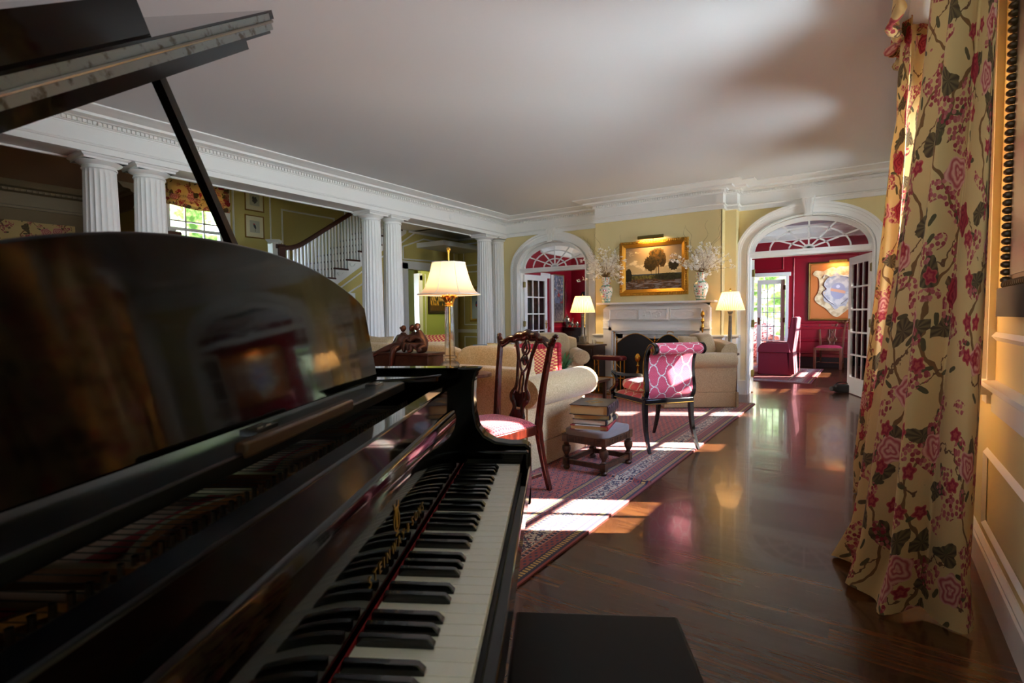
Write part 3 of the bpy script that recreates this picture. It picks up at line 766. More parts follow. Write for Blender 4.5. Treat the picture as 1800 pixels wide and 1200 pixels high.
def newel(px, py, z0, z1, name, parent):
    b = MB(); b.box(px-.07, px+.07, py-.07, py+.07, z0, z1-.07); b.box(px-.085, px+.085, py-.085, py+.085, z1-.26, z1-.24)
    for s in (-1, 1):
        b.box(px-.04, px+.04, py+s*.07-.006, py+s*.07+.006, z1-.6, z1-.3); b.box(px+.066, px+.074, py-.04, py+.04, z1-.6, z1-.3)
    b.lathe([(.0, z1-.08), (.11, z1-.08), (.12, z1-.055), (.15, z1-.03), (.15, z1-.015), (.0, z1+.0)], c=(px, py, 0), seg=4, fn=lambda a, r, z: r)
    return b.build(name, M['white'], parent, ang=20, bevel=.002)
newel(0, -.14, ZL-.3, 2.42, 'newel', rl)
hp = [(.01, -.02, 2.30), (.01, .1, 2.302), (.01, .22, 2.33), (.01, .4, 2.42)]+[(.01, .4+i*.5, 2.42+i*.5/RUN*RISE) for i in range(1, 7)]
b = MB(); b.tube(smooth_path(hp, 4), .036, 8, flat=1.15); b.build('handrail', M['tread'], rl)
b = MB(); b.box(.075, .12, -.13, -.02, 1.55, 2.335); b.tube([(.09, -.02, 2.30), (.09, -.16, 2.30)], .036, 8); b.tube([(.10, -.07, 1.72), (1.9, -.07, .75)], .034, 8, flat=1.3); b.build('handrail', M['tread'], rl)
def hz(y):
    return 2.30 if y < .1 else 2.30+max(0, (y-.14))/RUN*RISE*.93
bal = None
for k in range(-1, 11):
    for j in range(4 if k >= 0 else 2):
        y = yy(k)+.035+j*.07 if k >= 0 else .02+j*.075
        z0 = ZL+(k+1)*RISE if k >= 0 else ZL
        z1 = hz(y)-.03 if y < .4 else 2.42+(y-.4)/RUN*RISE-.03
        MB().box(-.004, .028, y-.015, y+.015, z0, z1).build('baluster', M['white'], rl)
for k in range(7):
    for j in range(2):
        x = .12+k*.27+j*.13; MB().box(x-.015, x+.015, -.085, -.055, ZL-(k+1)*RISE, 1.71-(x-.1)*.54).build('baluster', M['white'], rl)
nw = thing('newel_post', 'white square newel with dark volute in front of the landing window', 'newel post', (SX, 3.36, 0))
newel(0, 0, ZL-.3, 2.40, 'post', nw)
b = MB(); b.box(.075, .12, -.02, .10, 1.55, 2.33); b.tube([(.09, -.04, 2.31), (.09, .16, 2.31)], .036, 8); b.build('handrail', M['tread'], nw)
# stairwell pictures and mouldings
def framed(name, label, cat, loc, rotz, w, h, fw, fd, fmat, amat, matte=None, parts=None, group=None):
    """picture hung on a wall: local x along wall, +y into the wall, centre at loc"""
    t = thing(name, label, cat, loc, rotz, group)
    b = MB()
    pr = [(0, 0), (.15, .6), (.5, 1.0), (.75, .7), (1.0, .35)]
    P = []
    for (k, dd) in pr: P.append((w/2-fw*k, h/2-fw*k, -fd*dd))
    P.append((w/2-fw, h/2-fw, -fd*.1))
    vs = [(sx*a, y, sz*c) for (a, c, y) in P for (sx, sz) in ((-1, -1), (1, -1), (1, 1), (-1, 1))]
    vs = [(sx*w/2, 0, sz*h/2) for (sx, sz) in ((-1, -1), (1, -1), (1, 1), (-1, 1))]+vs[4:]
    n = len(P); b.add(vs, [(i*4+k, i*4+(k+1) % 4, (i+1)*4+(k+1) % 4, (i+1)*4+k) for i in range(n-1) for k in range(4)])
    b.build('frame', fmat, t, ang=20)
    iw, ih = w/2-fw, h/2-fw
    c = MB(); c.add([(-iw, -.006, -ih), (iw, -.006, -ih), (iw, -.006, ih), (-iw, -.006, ih)], [(0, 1, 2, 3)], 0, [(0, 0), (1, 0), (1, 1), (0, 1)])
    c.build('picture', amat, t, normals=False)
    return t
def uvm(nt):
    return xyz(coords(nt, 'UV'))
def bird_fn(nt):
    u, v, w = uvm(nt); c = mix((((u-.5).abs() < .29)*((v-.5).abs() < .29)), srgb(226, 214, 176), srgb(186, 182, 160))
    q = vec(nt, u, v); n = noise(q, 9.0)
    a = u-.5+(v-.52)*.35; bd = (a*a*9.0+(v-.53)*(v-.53)*2.2).sqrt()+(n-.5)*.12
    c = mix(bd < .2, c, srgb(56, 66, 70)); c = mix((bd < .2)*(v > .6), c, srgb(170, 40, 50))
    return mix((((u-.53).abs() < .012)*(v < .5)*(v > .26)), c, srgb(100, 70, 60))
def flow_fn(nt):
    u, v, w = uvm(nt); c = mix((((u-.5).abs() < .29)*((v-.5).abs() < .29)), srgb(226, 214, 176), srgb(190, 186, 164))
    n = noise(vec(nt, u, v), 11.0); r = ((u-.5)*(u-.5)+(v-.5)*(v-.5)).sqrt()+(n-.5)*.25
    return mix(r < .15, c, mix(n, srgb(70, 96, 70), srgb(96, 60, 80)))
gfr = mat('thin_gold_frame', (170, 128, 62), .4, metal=.5)
framed('bird_print', 'small gold framed print of a red and dark bird on the stairwell wall', 'picture', (-9.19, 5.33, 2.79), R(90), .36, .41, .022, .02, gfr, mat('bird_print_paper', fn=bird_fn, rough=.6))
framed('botanical_print', 'upper of the two small gold framed prints on the stairwell wall', 'picture', (-9.19, 5.34, 3.27), R(90), .36, .41, .022, .02, gfr, mat('botanical_print_paper', fn=flow_fn, rough=.6))
b = MB()
for y0, w in ((4.94, .72), (7.3, .6)): panel(b, (-9.2, y0), (0, 1), w, 1.6, 4.2, (1, 0), .035)
panel(b, (-9.2, 5.86), (0, 1), 1.2, 1.6, 3.2, (1, 0), .035); panel(b, (-9.2, 5.86), (0, 1), 1.2, 3.4, 4.3, (1, 0), .035)
panel(b, (-7.95, 7.74), (0, 1), 1.6, 0, 0, (1, 0), .03, poly=[(0, 2.32), (1.62, 2.37), (1.62, 2.80), (.62, 2.82), (0, 2.60)])
panel(b, (-7.95, 5.9), (0, 1), 1, 0, 0, (1, 0), .03, poly=[(0, .3), (1.2, .3), (1.2, 2.02), (0, 1.36)])
panel(b, (-6.1, 9.5), (-1, 0), 1.7, 2.3, 2.82, (0, -1), .03); panel(b, (-6.1, 9.5), (-1, 0), 1.7, .95, 2.18, (0, -1), .03); panel(b, (-6.1, 9.5), (-1, 0), 1.7, .2, .7, (0, -1), .03)
for a, c in ((7.72, 7.86), (9.28, 9.42)): b.box(-7.95, -7.92, a, c, 0, 2.28)
b.box(-7.95, -7.92, 7.72, 9.42, 2.14, 2.28); b.box(-7.95, -7.90, 7.70, 9.44, 2.26, 2.30)
b.sweep([(-6.0, 9.5), (-7.95, 9.5), (-7.95, 9.44)], [(0, .78), (.03, .785), (.03, .85), (.0, .86)])
b.sweep([(-6.0, 9.5), (-7.95, 9.5), (-7.95, 7.9)], [(0, 2.89), (.03, 2.895), (.05, 2.95)])
b.box(-7.96, -7.93, 6.35, 6.5, 0, 1.6)
struct(b.build('trim_11', M['white'], ang=20))
th = MB().box(-.05, .05, -.03, 0, -.05, .05).build('thermostat', M['white'], loc=(-7.22, 9.495, 2.52), bevel=.006); tag(th, 'small white wall box high on the hall end wall left of a column', 'thermostat')
def rider_fn(nt):
    u, v, w = uvm(nt); n = noise(vec(nt, u, v), 7.0, 3.0); c = mix(v.ss(.2, .8), srgb(196, 200, 206), srgb(120, 130, 130))
    r = ((u-.5)*(u-.5)*2.0+(v-.5)*(v-.5)*5.0).sqrt()+(n-.5)*.3
    c = mix(r < .28, c, srgb(40, 52, 110)); return mix((r < .22)*(v < .5), c, srgb(170, 50, 40))
framed('rider_painting', 'yellow framed painting of blue and red figures half behind a column', 'picture', (-7.38, 9.49, 1.43), 0, .48, .80, .07, .03, mat('yellow_gilt_frame', (170, 134, 40), .4, metal=.4), mat('rider_canvas', fn=rider_fn))
# green room behind the stairs
sbox('wall_green_room_far', M['green_w'], -11.4, -11.2, 8.1, 12.8, 0, 2.7); sbox('wall_green_room_end', M['green_w'], -11.4, -7.2, 12.6, 12.8, 0, 2.7)
b = MB().box(-11.4, -10.6, 8.0, 8.15, 0, 2.7).box(-9.9, -8.05, 8.0, 8.15, 0, 2.7).box(-10.6, -9.9, 8.0, 8.15, 2.1, 2.7)
struct(b.build('wall_green_room_near', M['green_w'])); sbox('wall_green_room_right', M['green_w'], -8.05, -7.95, 9.7, 12.7, 0, 2.7)
sbox('wall_green_room_divider', M['green_w'], -10.0, -9.9, 10.28, 12.6, 0, 2.65)
b = MB(); b.box(-10.05, -9.86, 10.16, 10.30, 0, 2.25); b.box(-11.2, -9.86, 10.2, 10.3, 2.12, 2.3); b.box(-9.9, -9.885, 10.42, 10.45, .0, 2.3)
struct(b.build('trim_12', M['white']))
def sunset_fn(nt):
    u, v, w = uvm(nt); q = vec(nt, u, v); n = noise(vec(nt, u*6.0, v*1.5), 3.0, 4.0)
    c = mix(v.ss(.3, .9), srgb(226, 160, 60), srgb(196, 170, 110)); c = mix((n > .5)*(v < .75), c, srgb(52, 44, 20))
    return mix(v < .25, c, mix(n, srgb(120, 70, 20), srgb(50, 36, 16)))
framed('sunset_landscape', 'dark framed glowing landscape on the green wall behind the glass lamp', 'picture', (-9.89, 11.0, 1.62), R(90), .95, .78, .09, .04, M['wood_d'], mat('sunset_canvas', fn=sunset_fn))
cb = thing('china_cabinet', 'white lit cupboard with glass doors seen through the hall doorway', 'cabinet', (-10.9, 10.6, 0), 0)
MB().box(-.25, .2, -.6, .6, 0, .85).box(-.25, -.2, -.6, .6, .85, 2.1).box(-.25, .2, -.6, -.55, .85, 2.1).box(-.25, .2, .55, .6, .85, 2.1).box(-.25, .2, -.6, .6, 2.05, 2.12).build('body', M['white'], cb)
for z in (1.25, 1.65): MB().box(-.2, .18, -.55, .55, z, z+.02).build('shelf', M['white'], cb)
for y in (-.55, .0): MB().box(.17, .2, y, y+.05, .88, 2.05).box(.17, .2, y+.5, y+.55, .88, 2.05).box(.17, .2, y, y+.55, .88, .94).box(.17, .2, y, y+.55, 1.98, 2.05).box(.17, .2, y, y+.55, 1.44, 1.47).build('door', M['white'], cb)
lamp_light(-10.6, 10.2, 1.95, 8); lamp_light(-8.9, 10.3, 2.3, 14, (1, .84, .6), .12)  # second light has no fixture; added to brighten the green room
# hall picture and black shaded lamp glimpsed between the columns
framed('hall_painting', 'tall gold framed picture glimpsed between the two middle columns', 'picture', (-7.94, 6.95, 1.42), R(90), .5, .9, .07, .03, M['gold'], mat('hall_canvas', fn=sunset_fn))
ht = thing('hall_table', 'dark side table glimpsed between the middle columns', 'table', (-7.7, 7.1, 0)); MB().box(-.2, .2, -.45, .45, .72, .76).box(-.18, .18, -.42, .42, .62, .72).build('table_top', M['wood_d'], ht)
for sx in (-.17, .17):
    for sy in (-.4, .4): MB().tube([(sx, sy, .62), (sx, sy, 0)], [.022, .014], 8).build('leg', M['wood_d'], ht)
def table_lamp(name, label, loc, kind, h0, h1, rb, rt, base_fn, shade_m, group=None, watts=9, seams=0, finial=None, fluted=0):
    t = thing(name, label, 'lamp', loc, 0, group); base_fn(t)
    b = MB(); n = 10; pr = []
    for i in range(n+1):
        k = i/n; r = rb+(rt-rb)*(k if kind == 'cone' else (k**.5)); pr.append((r, h0+(h1-h0)*k))
    seg = 72
    f = (lambda a, r, z: r*(1+.012*sin(a*36))) if fluted else None
    vs = [((f(2*pi*k/seg, r, z) if f else r)*cos(2*pi*k/seg), (f(2*pi*k/seg, r, z) if f else r)*sin(2*pi*k/seg), z) for r, z in pr for k in range(seg)]
    b.add(vs, [(i*seg+k, i*seg+(k+1) % seg, (i+1)*seg+(k+1) % seg, (i+1)*seg+k) for i in range(n) for k in range(seg)])
    o = b.build('lamp_shade', shade_m, t)
    tm = M['white'] if shade_m != M['bshade'] else M['bshade']
    for r, z in (pr[0], pr[-1]): MB().tube([(r*cos(2*pi*k/40), r*sin(2*pi*k/40), z) for k in range(40)], .0035, 6, closed=True).build('shade_trim', tm, o)
    for s in range(seams): a = 2*pi*(s+.35)/seams; MB().tube([(r*1.004*cos(a), r*1.004*sin(a), z) for r, z in pr], .0022, 6).build('shade_rib', tm, o)
    if finial: finial(t)
    if watts: lamp_light(loc[0], loc[1], loc[2]+h0+(h1-h0)*.45, watts, (1, .70, .38), .045)
    return t
def stick_base(h, r=.05, m=None, sq=True):
    def f(t):
        b = MB().lathe([(.0, 0), (r*1.6, 0), (r*1.6, .012), (r*1.1, .03), (r*.6, .05), (r*.4, .09), (r*.42, h-.06), (r*.6, h-.03), (r*.3, h), (.004, h+.16), (.0, h+.16)], seg=20)
        b.build('base', m or M['brass'], t, ang=50)
    return f
table_lamp('black_shade_lamp', 'small black shaded lamp beside the column in the hall', (-7.7, 7.25, .76), 'cone', .42, .64, .13, .07, stick_base(.4), M['bshade'], watts=5)

# alcove valance window on the left
vl = MB(); vl.grid(lambda u, v: (-9.12+.02*sin(u*40), -.6+3.3*u, 2.43-(.42+.04*sin(u*24))*v), 90, 6, uv=lambda u, v: (u*3.3, 1-v*.45))
o = vl.build('window_valance', M['floral'], normals=False); tag(o, 'floral valance on the dim far wall at the far left', 'valance'); sm = o.modifiers.new('t', 'SOLIDIFY'); sm.thickness = .006
# roman shade on the landing window
rs = MB()
def rsf(u, v):
    z = 3.47-.52*v-(.035*sin(pi*u)**2 if v > .6 else 0); x = -9.13+(.03*abs(sin(v*pi*5)) if v > .68 else .0)+.01
    return (x, LW[0]-.07+(LW[1]-LW[0]+.14)*u, z)
rs.grid(rsf, 30, 40, uv=lambda u, v: (u*1.0, 1-v*.55))
o = rs.build('roman_shade', M['floral'], normals=False); tag(o, 'floral roman shade drawn half up over the bright landing window', 'roman shade'); sm = o.modifiers.new('t', 'SOLIDIFY'); sm.thickness = .006

# ------------------------------------------------------------------ dining room
b = MB(); b.box(-7.1, -6.86, 9.6, 13.2, 0, 3.05); struct(b.build('wall_dining_left', M['red']))
b = MB(); b.box(-6.9, -5.95, 9.65, 9.75, 0, 3.05); b.box(-5.98, -5.88, 8.25, 9.75, 0, 3.05); struct(b.build('wall_dining_return', M['red']))
b = MB(); b.box(-6.86, -2.28, 13.0, 13.2, 0, 3.05); b.box(-1.58, .42, 13.0, 13.2, 0, 3.05); b.box(-2.28, -1.58, 13.0, 13.2, 1.97, 3.05)
struct(b.build('wall_dining_far', M['red']))
b = MB(); b.box(-5.9, -5.36, 8.25, 8.262, 0, 3.02); b.box(-3.9, -1.5, 8.25, 8.262, 0, 3.02); b.box(.05, .42, 8.25, 8.262, 0, 3.02)
b.box(-5.36, -3.9, 8.25, 8.262, 2.55, 3.02); b.box(-1.5, .05, 8.25, 8.262, 2.55, 3.02)
struct(b.build('wall_dining_near', M['red']))
b = MB(); b.sweep([(.42, 8.27), (.42, 13.0), (-6.86, 13.0), (-6.86, 9.75)], [(0, 2.72), (.03, 2.73), (.03, 2.76), (.015, 2.78), (.015, 2.86), (.1, 2.92), (.15, 2.96), (.16, 3.025)])
for (a, c) in ((-2.28, -1.58),): b.box(a-.1, c+.1, 12.97, 13.0, 1.97, 2.05); b.box(a-.1, a, 12.97, 13.0, 0, 1.97); b.box(c, c+.06, 12.97, 13.0, 0, 1.97)
struct(b.build('trim_13', M['white']))
b = MB(); b.sweep([(-1.5, 13.0), (-1.46, 13.0)], [(0, .84), (.02, .84)])
b.sweep([(.42, 8.3), (.42, 13.0), (-1.52, 13.0)], [(0, .80), (.02, .805), (.03, .84), (.03, .86), (.0, .865)])
b.sweep([(-2.4, 13.0), (-6.86, 13.0), (-6.86, 9.8)], [(0, .80), (.02, .805), (.03, .84), (.03, .86), (.0, .865)])
b.sweep([(.42, 8.3), (.42, 13.0), (-1.52, 13.0)], [(0, .60), (.015, .605), (.015, .63), (.0, .635)])
panel(b, (-.24, 13.0), (-1, 0), 1.2, .92, 2.36, (0, -1), .03); panel(b, (-1.62, 13.0), (-1, 0), .9, 2.1, 2.42, (0, -1), .03); panel(b, (-.24, 13.0), (-1, 0), 1.2, .27, .56, (0, -1), .03)
b.tube([(-6.84, 12.62+.0*i, 0+i*.1) for i in range(19)]+[(-6.84, 12.62+.12*(1-cos(pi*i/12)), 1.9+.22*sin(pi*i/12)) for i in range(7)]+[(-6.84, 12.9, 2.12)], .018, 8)
struct(b.build('trim_14', M['red'], ang=20))
struct(MB().sweep([(.42, 8.3), (.42, 13.0), (-1.52, 13.0)], [(0, 0), (.02, 0), (.02, .2), (0, .21)]).sweep([(-2.38, 13.0), (-6.86, 13.0), (-6.86, 9.8)], [(0, 0), (.02, 0), (.02, .2), (0, .21)]).build('baseboard_dining', M['iron']))
# white door in the dining room's left wall
b = MB(); b.box(-6.86, -6.83, 10.75, 11.62, 0, 2.1); b.box(-6.83, -6.81, 10.9, 11.0, 0.1, 2.02); b.box(-6.83, -6.81, 11.45, 11.55, .1, 2.02)
panel(b, (-6.83, 11.06), (0, 1), .34, .9, 1.95, (1, 0), .04); panel(b, (-6.83, 11.06), (0, 1), .34, .2, .75, (1, 0), .04)
o = struct(b.build('door_5', M['white'])); MB().box(-6.81, -6.80, 11.44, 11.5, .84, 1.02).sphere((-6.77, 11.47, .95), .03).build('door_handle', M['brass'], o)
struct(MB().box(-6.86, -6.80, 11.80, 11.92, 0, 2.2).box(-6.86, -6.80, 10.6, 10.75, 0, 2.2).box(-6.86, -6.80, 10.6, 11.75, 2.1, 2.22).build('trim_15', M['white']))
# sun room beyond
b = MB(); b.box(-3.6, -3.5, 13.2, 15.8, 0, 2.6); b.box(-.9, -.8, 13.2, 13.7, 0, 2.6); b.box(-.9, -.8, 15.3, 15.8, 0, 2.6); b.box(-.9, -.8, 13.7, 15.3, 0, .5); b.box(-.9, -.8, 13.7, 15.3, 2.2, 2.6)
b.box(-3.6, -2.9, 15.6, 15.8, 0, 2.6); b.box(-1.0, -.8, 15.6, 15.8, 0, 2.6); b.box(-2.9, -1.0, 15.6, 15.8, 0, .5); b.box(-2.9, -1.0, 15.6, 15.8, 2.2, 2.6)
struct(b.build('wall_sun_room', M['coral']))
window(7, 1.9, .5, 2.2, (-2.9, 15.6, 0), 0, 4, 4, crown=False); portal(-1.95, 15.78, 1.35, 1.9, 1.7, 180)
window(8, 1.6, .5, 2.2, (-.9, 15.3, 0), R(-90), 3, 4, crown=False); portal(-.78, 14.5, 1.35, 1.6, 1.7, 90)  # unseen side window added to let sun into this room
french_leaf(6, (-1.60, 13.04, 0), 180-3, .56, 1.90)
def sprig_fn(nt):
    u, v, w = xyz(coords(nt)); dd, cc, pp = voro(vec(nt, u+w, v+w), 18.0); return mix(dd < .33, srgb(226, 200, 180), srgb(150, 60, 60))
pc = thing('patterned_armchair', 'pale patterned armchair glimpsed through the far glass door', 'armchair', (-2.25, 14.4, 0), R(200))
pm = mat('patterned_cloth', fn=sprig_fn); MB().soft((0, 0, .25), (.7, .7, .4)).build('seat', pm, pc); MB().soft((0, -.3, .62), (.7, .16, .6)).build('backrest', pm, pc)
for s in (-1, 1): MB().soft((s*.33, .02, .4), (.13, .66, .42)).build('arm', pm, pc)

# ------------------------------------------------------------------ grand piano: local x along the keyboard to the treble, y away from the player
PU, PV = .79, .95
PA = atan2(.868, -.496)
pr_ = Vector((PU, PV, 0)); pr_.rotate(Matrix.Rotation(PA, 3, 'Z'))
gp = thing('grand_piano', 'black lacquered grand piano with raised lid and open keyboard in the foreground', 'piano', (pr_.x, pr_.y, 0), PA)
def pv(pts): return [(x-PU, y-PV, z) for x, y, z in pts]
class PB(MB):      # mesh builder in keyboard coordinates
    def build(s, name, m, parent=gp, **k):
        s.v = [(x-PU, y-PV, z) for x, y, z in s.v]; return MB.build(s, name, m, parent, **k)
KZ = .73; KU1 = 1.406; KP = .0249
# case outline (outer rim)
U0, U1 = .03, 1.515
def rim_pts(off=0.0):
    c = [(U0+off, .27), (U0+off, 2.05)]
    arc = [(U0+off, 2.05), (.13+off*.9, 2.22), (.24, 2.32-off), (.42, 2.34-off), (.60-off, 2.24-off*.7), (.74-off, 2.0-off*.6), (.90-off, 1.72-off*.5), (1.14-off, 1.45-off*.4), (1.36-off, 1.22-off*.2), (1.47-off, 1.0), (U1-off, .78)]
    c += [(p.x, p.y) for p in smooth_path([(a, b_, 0) for a, b_ in arc], 5)[1:]]
    return c+[(U1-off, .27)]
o_, i_ = rim_pts(), rim_pts(.055)
b = PB(); n = len(o_)
for k in range(n-1): b.prism([o_[k], o_[k+1], i_[k+1], i_[k]], .70, .985)
b.build('rim', M['black'], ang=30)
PB().prism(rim_pts(.03), .70, .76).box(U0, U1, .076, .30, .60, .70).build('keybed', M['black'])
# arms and cheeks: scroll profile in the y-z plane
arm = [(.066, .60), (.066, .762), (.080, .772), (.125, .772), (.165, .778), (.195, .795), (.213, .82), (.222, .86), (.224, .90), (.222, .945), (.215, .97), (.20, .985), (.27, .985), (.27, .60)]
PB().prism(arm, 1.455, U1, 'YZ').build('arm', M['black'], bevel=.006, seg=3)
PB().prism(arm, U0, .087, 'YZ').build('arm', M['black'], bevel=.006, seg=3)
PB().box(1.408, 1.455, .07, .25, .70, .762).build('key_block', M['black'], bevel=.006)
PB().box(.087, .109, .07, .25, .70, .762).build('key_block', M['black'], bevel=.006)
PB().box(.087, 1.455, .066, .086, .655, .714).build('key_slip', M['black'], bevel=.004)
PB().box(.109, KU1, .086, .25, .69, .706).build('key_frame', M['iron'])
PB().box(.112, KU1, .2445, .2465, .70, KZ+.001).build('felt_strip', M['felt'])
wk = None
for k in range(52):                       # white keys from the treble down
    u1 = KU1-k*KP
    if wk is None:
        wk = MB().box(-.01195, .01195, 0, .150, -.018, 0).build('white_key', M['ivory'], gp, bevel=.0016); wk.location = (u1-KP/2-PU, .0925-PV, KZ)
    else:
        c = wk.copy(); C.objects.link(c); c.parent = gp; c.location = (u1-KP/2-PU, .0925-PV, KZ-random.random()*.0003)
names = ['C', 'B', 'A', 'G', 'F', 'E', 'D']     # going down from the top C
bk = None
for k in range(1, 52):
    hi = names[(k-1) % 7]; lo = names[k % 7]    # a black key sits between lo and hi unless B-C or E-F
    if (hi, lo) in (('C', 'B'), ('F', 'E')): continue
    u = KU1-k*KP+{'A': .001, 'B': .002, 'G': .0, 'D': -.0, 'E': .002}.get(hi, -.001)
    if bk is None:
        pts = [(.0, 0), (.0, .004), (.0075, .0118), (.013, .0125), (.094, .0125), (.096, 0)]
        m_ = MB(); w0, w1 = .0062, .0050
        vs = [(sx*(w0 if z < .006 else w1), y, z) for sx in (-1, 1) for (y, z) in pts]; q = len(pts)
        m_.add(vs, [tuple(range(q))[::-1], tuple(range(q, 2*q))]+[(i, (i+1) % q, q+(i+1) % q, q+i) for i in range(q)])
        bk = m_.build('black_key', M['ebony'], gp, bevel=.0011); bk.location = (u-PU, .0925+.052-PV, KZ)
    else:
        c = bk.copy(); C.objects.link(c); c.parent = gp; c.location = (u-PU, .0925+.052-PV, KZ)
# fallboard with the maker's lettering
fb = [(.250, .706), (.250, .735), (.2465, .76), (.250, .85), (.256, .886), (.262, .895), (.275, .895), (.275, .706)]
PB().prism(fb, .088, 1.452, 'YZ').build('fallboard', M['black'], ang=60)
gilt = mat('gilt_lettering', (206, 160, 74), .35, metal=.7)
ms_ = [text_mesh(w_, .0225, .0003, 1.75) for w_ in ('STEINWAY', '&', 'SONS')]
wd = [(min(v.co.x for v in m_.vertices), max(v.co.x for v in m_.vertices)) for m_ in ms_]
gap = .016; xw = .818-(sum(b_-a_ for a_, b_ in wd)+2*gap)/2
for m_, (a_, b_) in zip(ms_, wd):
    lt = link_mesh('lettering', m_, gilt, gp, (xw-a_-PU, .2462-PV, .765)); lt.rotation_euler = (R(90), 0, 0); xw += b_-a_+gap
b = PB(); cu, cz, yv = .803, .812, .2478
for s in (-1, 1):
    b.tube(smooth_path([(cu+s*.002, yv, cz-.022), (cu+s*.012, yv, cz-.014), (cu+s*.013, yv, cz+.0), (cu+s*.006, yv, cz+.012), (cu+s*.011, yv, cz+.024)], 5), .0016, 6, flat=.4, up=(0, 1, 0))
    b.tube([(cu+s*.003, yv, cz-.016), (cu+s*.003, yv, cz+.016)], .0006, 4)
b.tube([(cu-.010, yv, cz+.016), (cu+.010, yv, cz+.016)], .0012, 5); b.tube([(cu, yv, cz-.016), (cu, yv, cz+.016)], .0006, 4)
b.box(cu-.008, cu+.008, yv-.0006, yv, cz-.028, cz-.024); b.box(cu-.0015, cu+.0015, yv-.0006, yv, cz-.028, cz-.018)
b.build('lyre_emblem', gilt)
# rail above the fallboard, plate, pins, strings
PB().box(.087, 1.455, .262, .298, .70, .950).build('front_rail', M['black'], bevel=.004)
b = PB(); b.prism([(p[0], p[1]) for p in rim_pts(.06)][::-1], .845, .868)
b.build('iron_plate', M['plate'])
for (a, c, nm) in ((.20, .44, 0), (.47, .74, 0), (.77, 1.05, 0), (1.08, 1.38, 0)):
    rb = PB(); rb.tube(smooth_path([(a, .34, .872), (a+.02, .43, .874), ((a+c)/2, .47, .875), (c-.02, .43, .874), (c, .34, .872)], 6), .008, 6); rb.build('plate_web', M['plate'])
    PB().box(a+.02, c-.02, .475, .50, .868, .872).build('felt_pad', M['felt'])
b = PB(); s = PB()
for k in range(72):
    u = .20+k*.0165
    for r in range(3):
        b.lathe([(.0, .868), (.0032, .868), (.0032, .905), (.0, .906)], c=(u+r*.005, .345+r*.024, 0), seg=6)
tag(b.build('tuning_pins', M['steel']), kind='stuff')
for k in range(80):
    u = .19+k*.015; L = 2.15-.9*(k/79)**.8*1.35
    s.tube([(u, .36, .892), (u-.02, min(L, 2.1), .89)], .0008, 3)
tag(s.build('strings', mat('string_wire', (90, 84, 74), .45, metal=.8)), kind='stuff')
for a in (.46, .755, 1.065): PB().tube([(a, .36, .885), (a-.05, 1.2, .885)], .012, 6).build('plate_strut', M['plate'])
# side ledges and music desk tray
sh = [(1.330, .262), (1.330, .50)]+[(1.330+.0, .50)]
tray = [(.30, .372), (1.29, .372), (1.33, .40), (1.33, .60), (.26, .60), (.26, .40)]
PB().prism(tray, .945, .966).build('music_tray', M['satin'], bevel=.003)
led = [(1.455, .30), (1.455, .62), (1.30, .62)]+[(1.30+.0*i, .62) for i in range(1)]+[(p.x, p.y) for p in smooth_path([(1.27, .56, 0), (1.275, .46, 0), (1.33, .36, 0), (1.40, .31, 0)], 5)]
PB().prism(led, .935, .972).build('side_ledge', M['black'], bevel=.006, seg=3)
led2 = [(2*PU-x, y) for x, y in led][::-1]
PB().prism(led2, .935, .972).build('side_ledge', M['black'], bevel=.006, seg=3)
PB().box(.60, .94, .366, .384, .958, .978).build('desk_lip', mat('worn_brown_lip', (84, 62, 46), .3), bevel=.004)
desk = []
for i in range(25):
    u = .29+1.0*i/24; k = (u-.79)/.5; desk.append((u, 1.150+.090*(1-abs(k)**2.3)))
dp = [(1.29, .972)]+[(1.29-.012, 1.150)]+[(a, z) for a, z in desk[::-1][1:-1]]+[(.302, 1.150), (.29, .972)]
b = PB(); lean = .14
vs = []
for dy in (0, .012):
    for (a, z) in dp: vs.append((a, .440+dy+(z-.972)*lean, z))
n = len(dp); b.add(vs, [tuple(range(n)), tuple(range(n, 2*n))[::-1]]+[(i, (i+1) % n, n+(i+1) % n, n+i) for i in range(n)])
wavy = mat('polished_music_desk_lacquer', (3, 3, 4), .06, spec=.2, bump=lambda nt: noise(vop(coords(nt), 'MULTIPLY', (4.0, 1, 1.2)), 3.0, 1.0), bstr=.06, bdist=.010)
b.build('music_desk', wavy, ang=30, bevel=.003)
for u in (.715, 1.20):
    tag(PB().box(u-.028, u+.028, .405, .430, .966, .974).box(u-.018, u-.004, .41, .424, .973, .9755).box(u+.004, u+.018, .41, .424, .973, .9755).build('hinge', M['steel']), 'steel hinge')
for u in (.66, .69): PB().lathe([(.0, .966), (.005, .966), (.005, .971), (.0, .972)], c=(u, .395, 0), seg=10).build('screw', M['brass'])
# lid raised about its spine
TH = R(34.0); LU, LZ = .05, 1.002
def lidM(u, v, w): return (LU+u*cos(TH)-w*sin(TH), v, LZ+u*sin(TH)+w*cos(TH))
def lid_slab(b, poly, w0, w1):
    n = len(poly); vs = [lidM(u, v, w0) for u, v in poly]+[lidM(u, v, w1) for u, v in poly]
    b.add(vs, [tuple(range(n))[::-1], tuple(range(n, 2*n))]+[(i, (i+1) % n, n+(i+1) % n, n+i) for i in range(n)])
LV = .66
outer = [(p[0]-U0, p[1]) for p in rim_pts(-.012) if p[1] > LV+.02]
lp = [(0, LV)]+[(max(u, 0), v) for u, v in outer]+[(1.425, .80), (1.425, LV)]
b = PB(); lid_slab(b, lp, .0, .024); b.build('lid', M['black'], ang=30)
b = PB(); lid_slab(b, [(0, LV), (1.30, LV), (1.30, LV+.05), (0, LV+.05)], -.016, .0); b.build('lid_batten', M['black'])
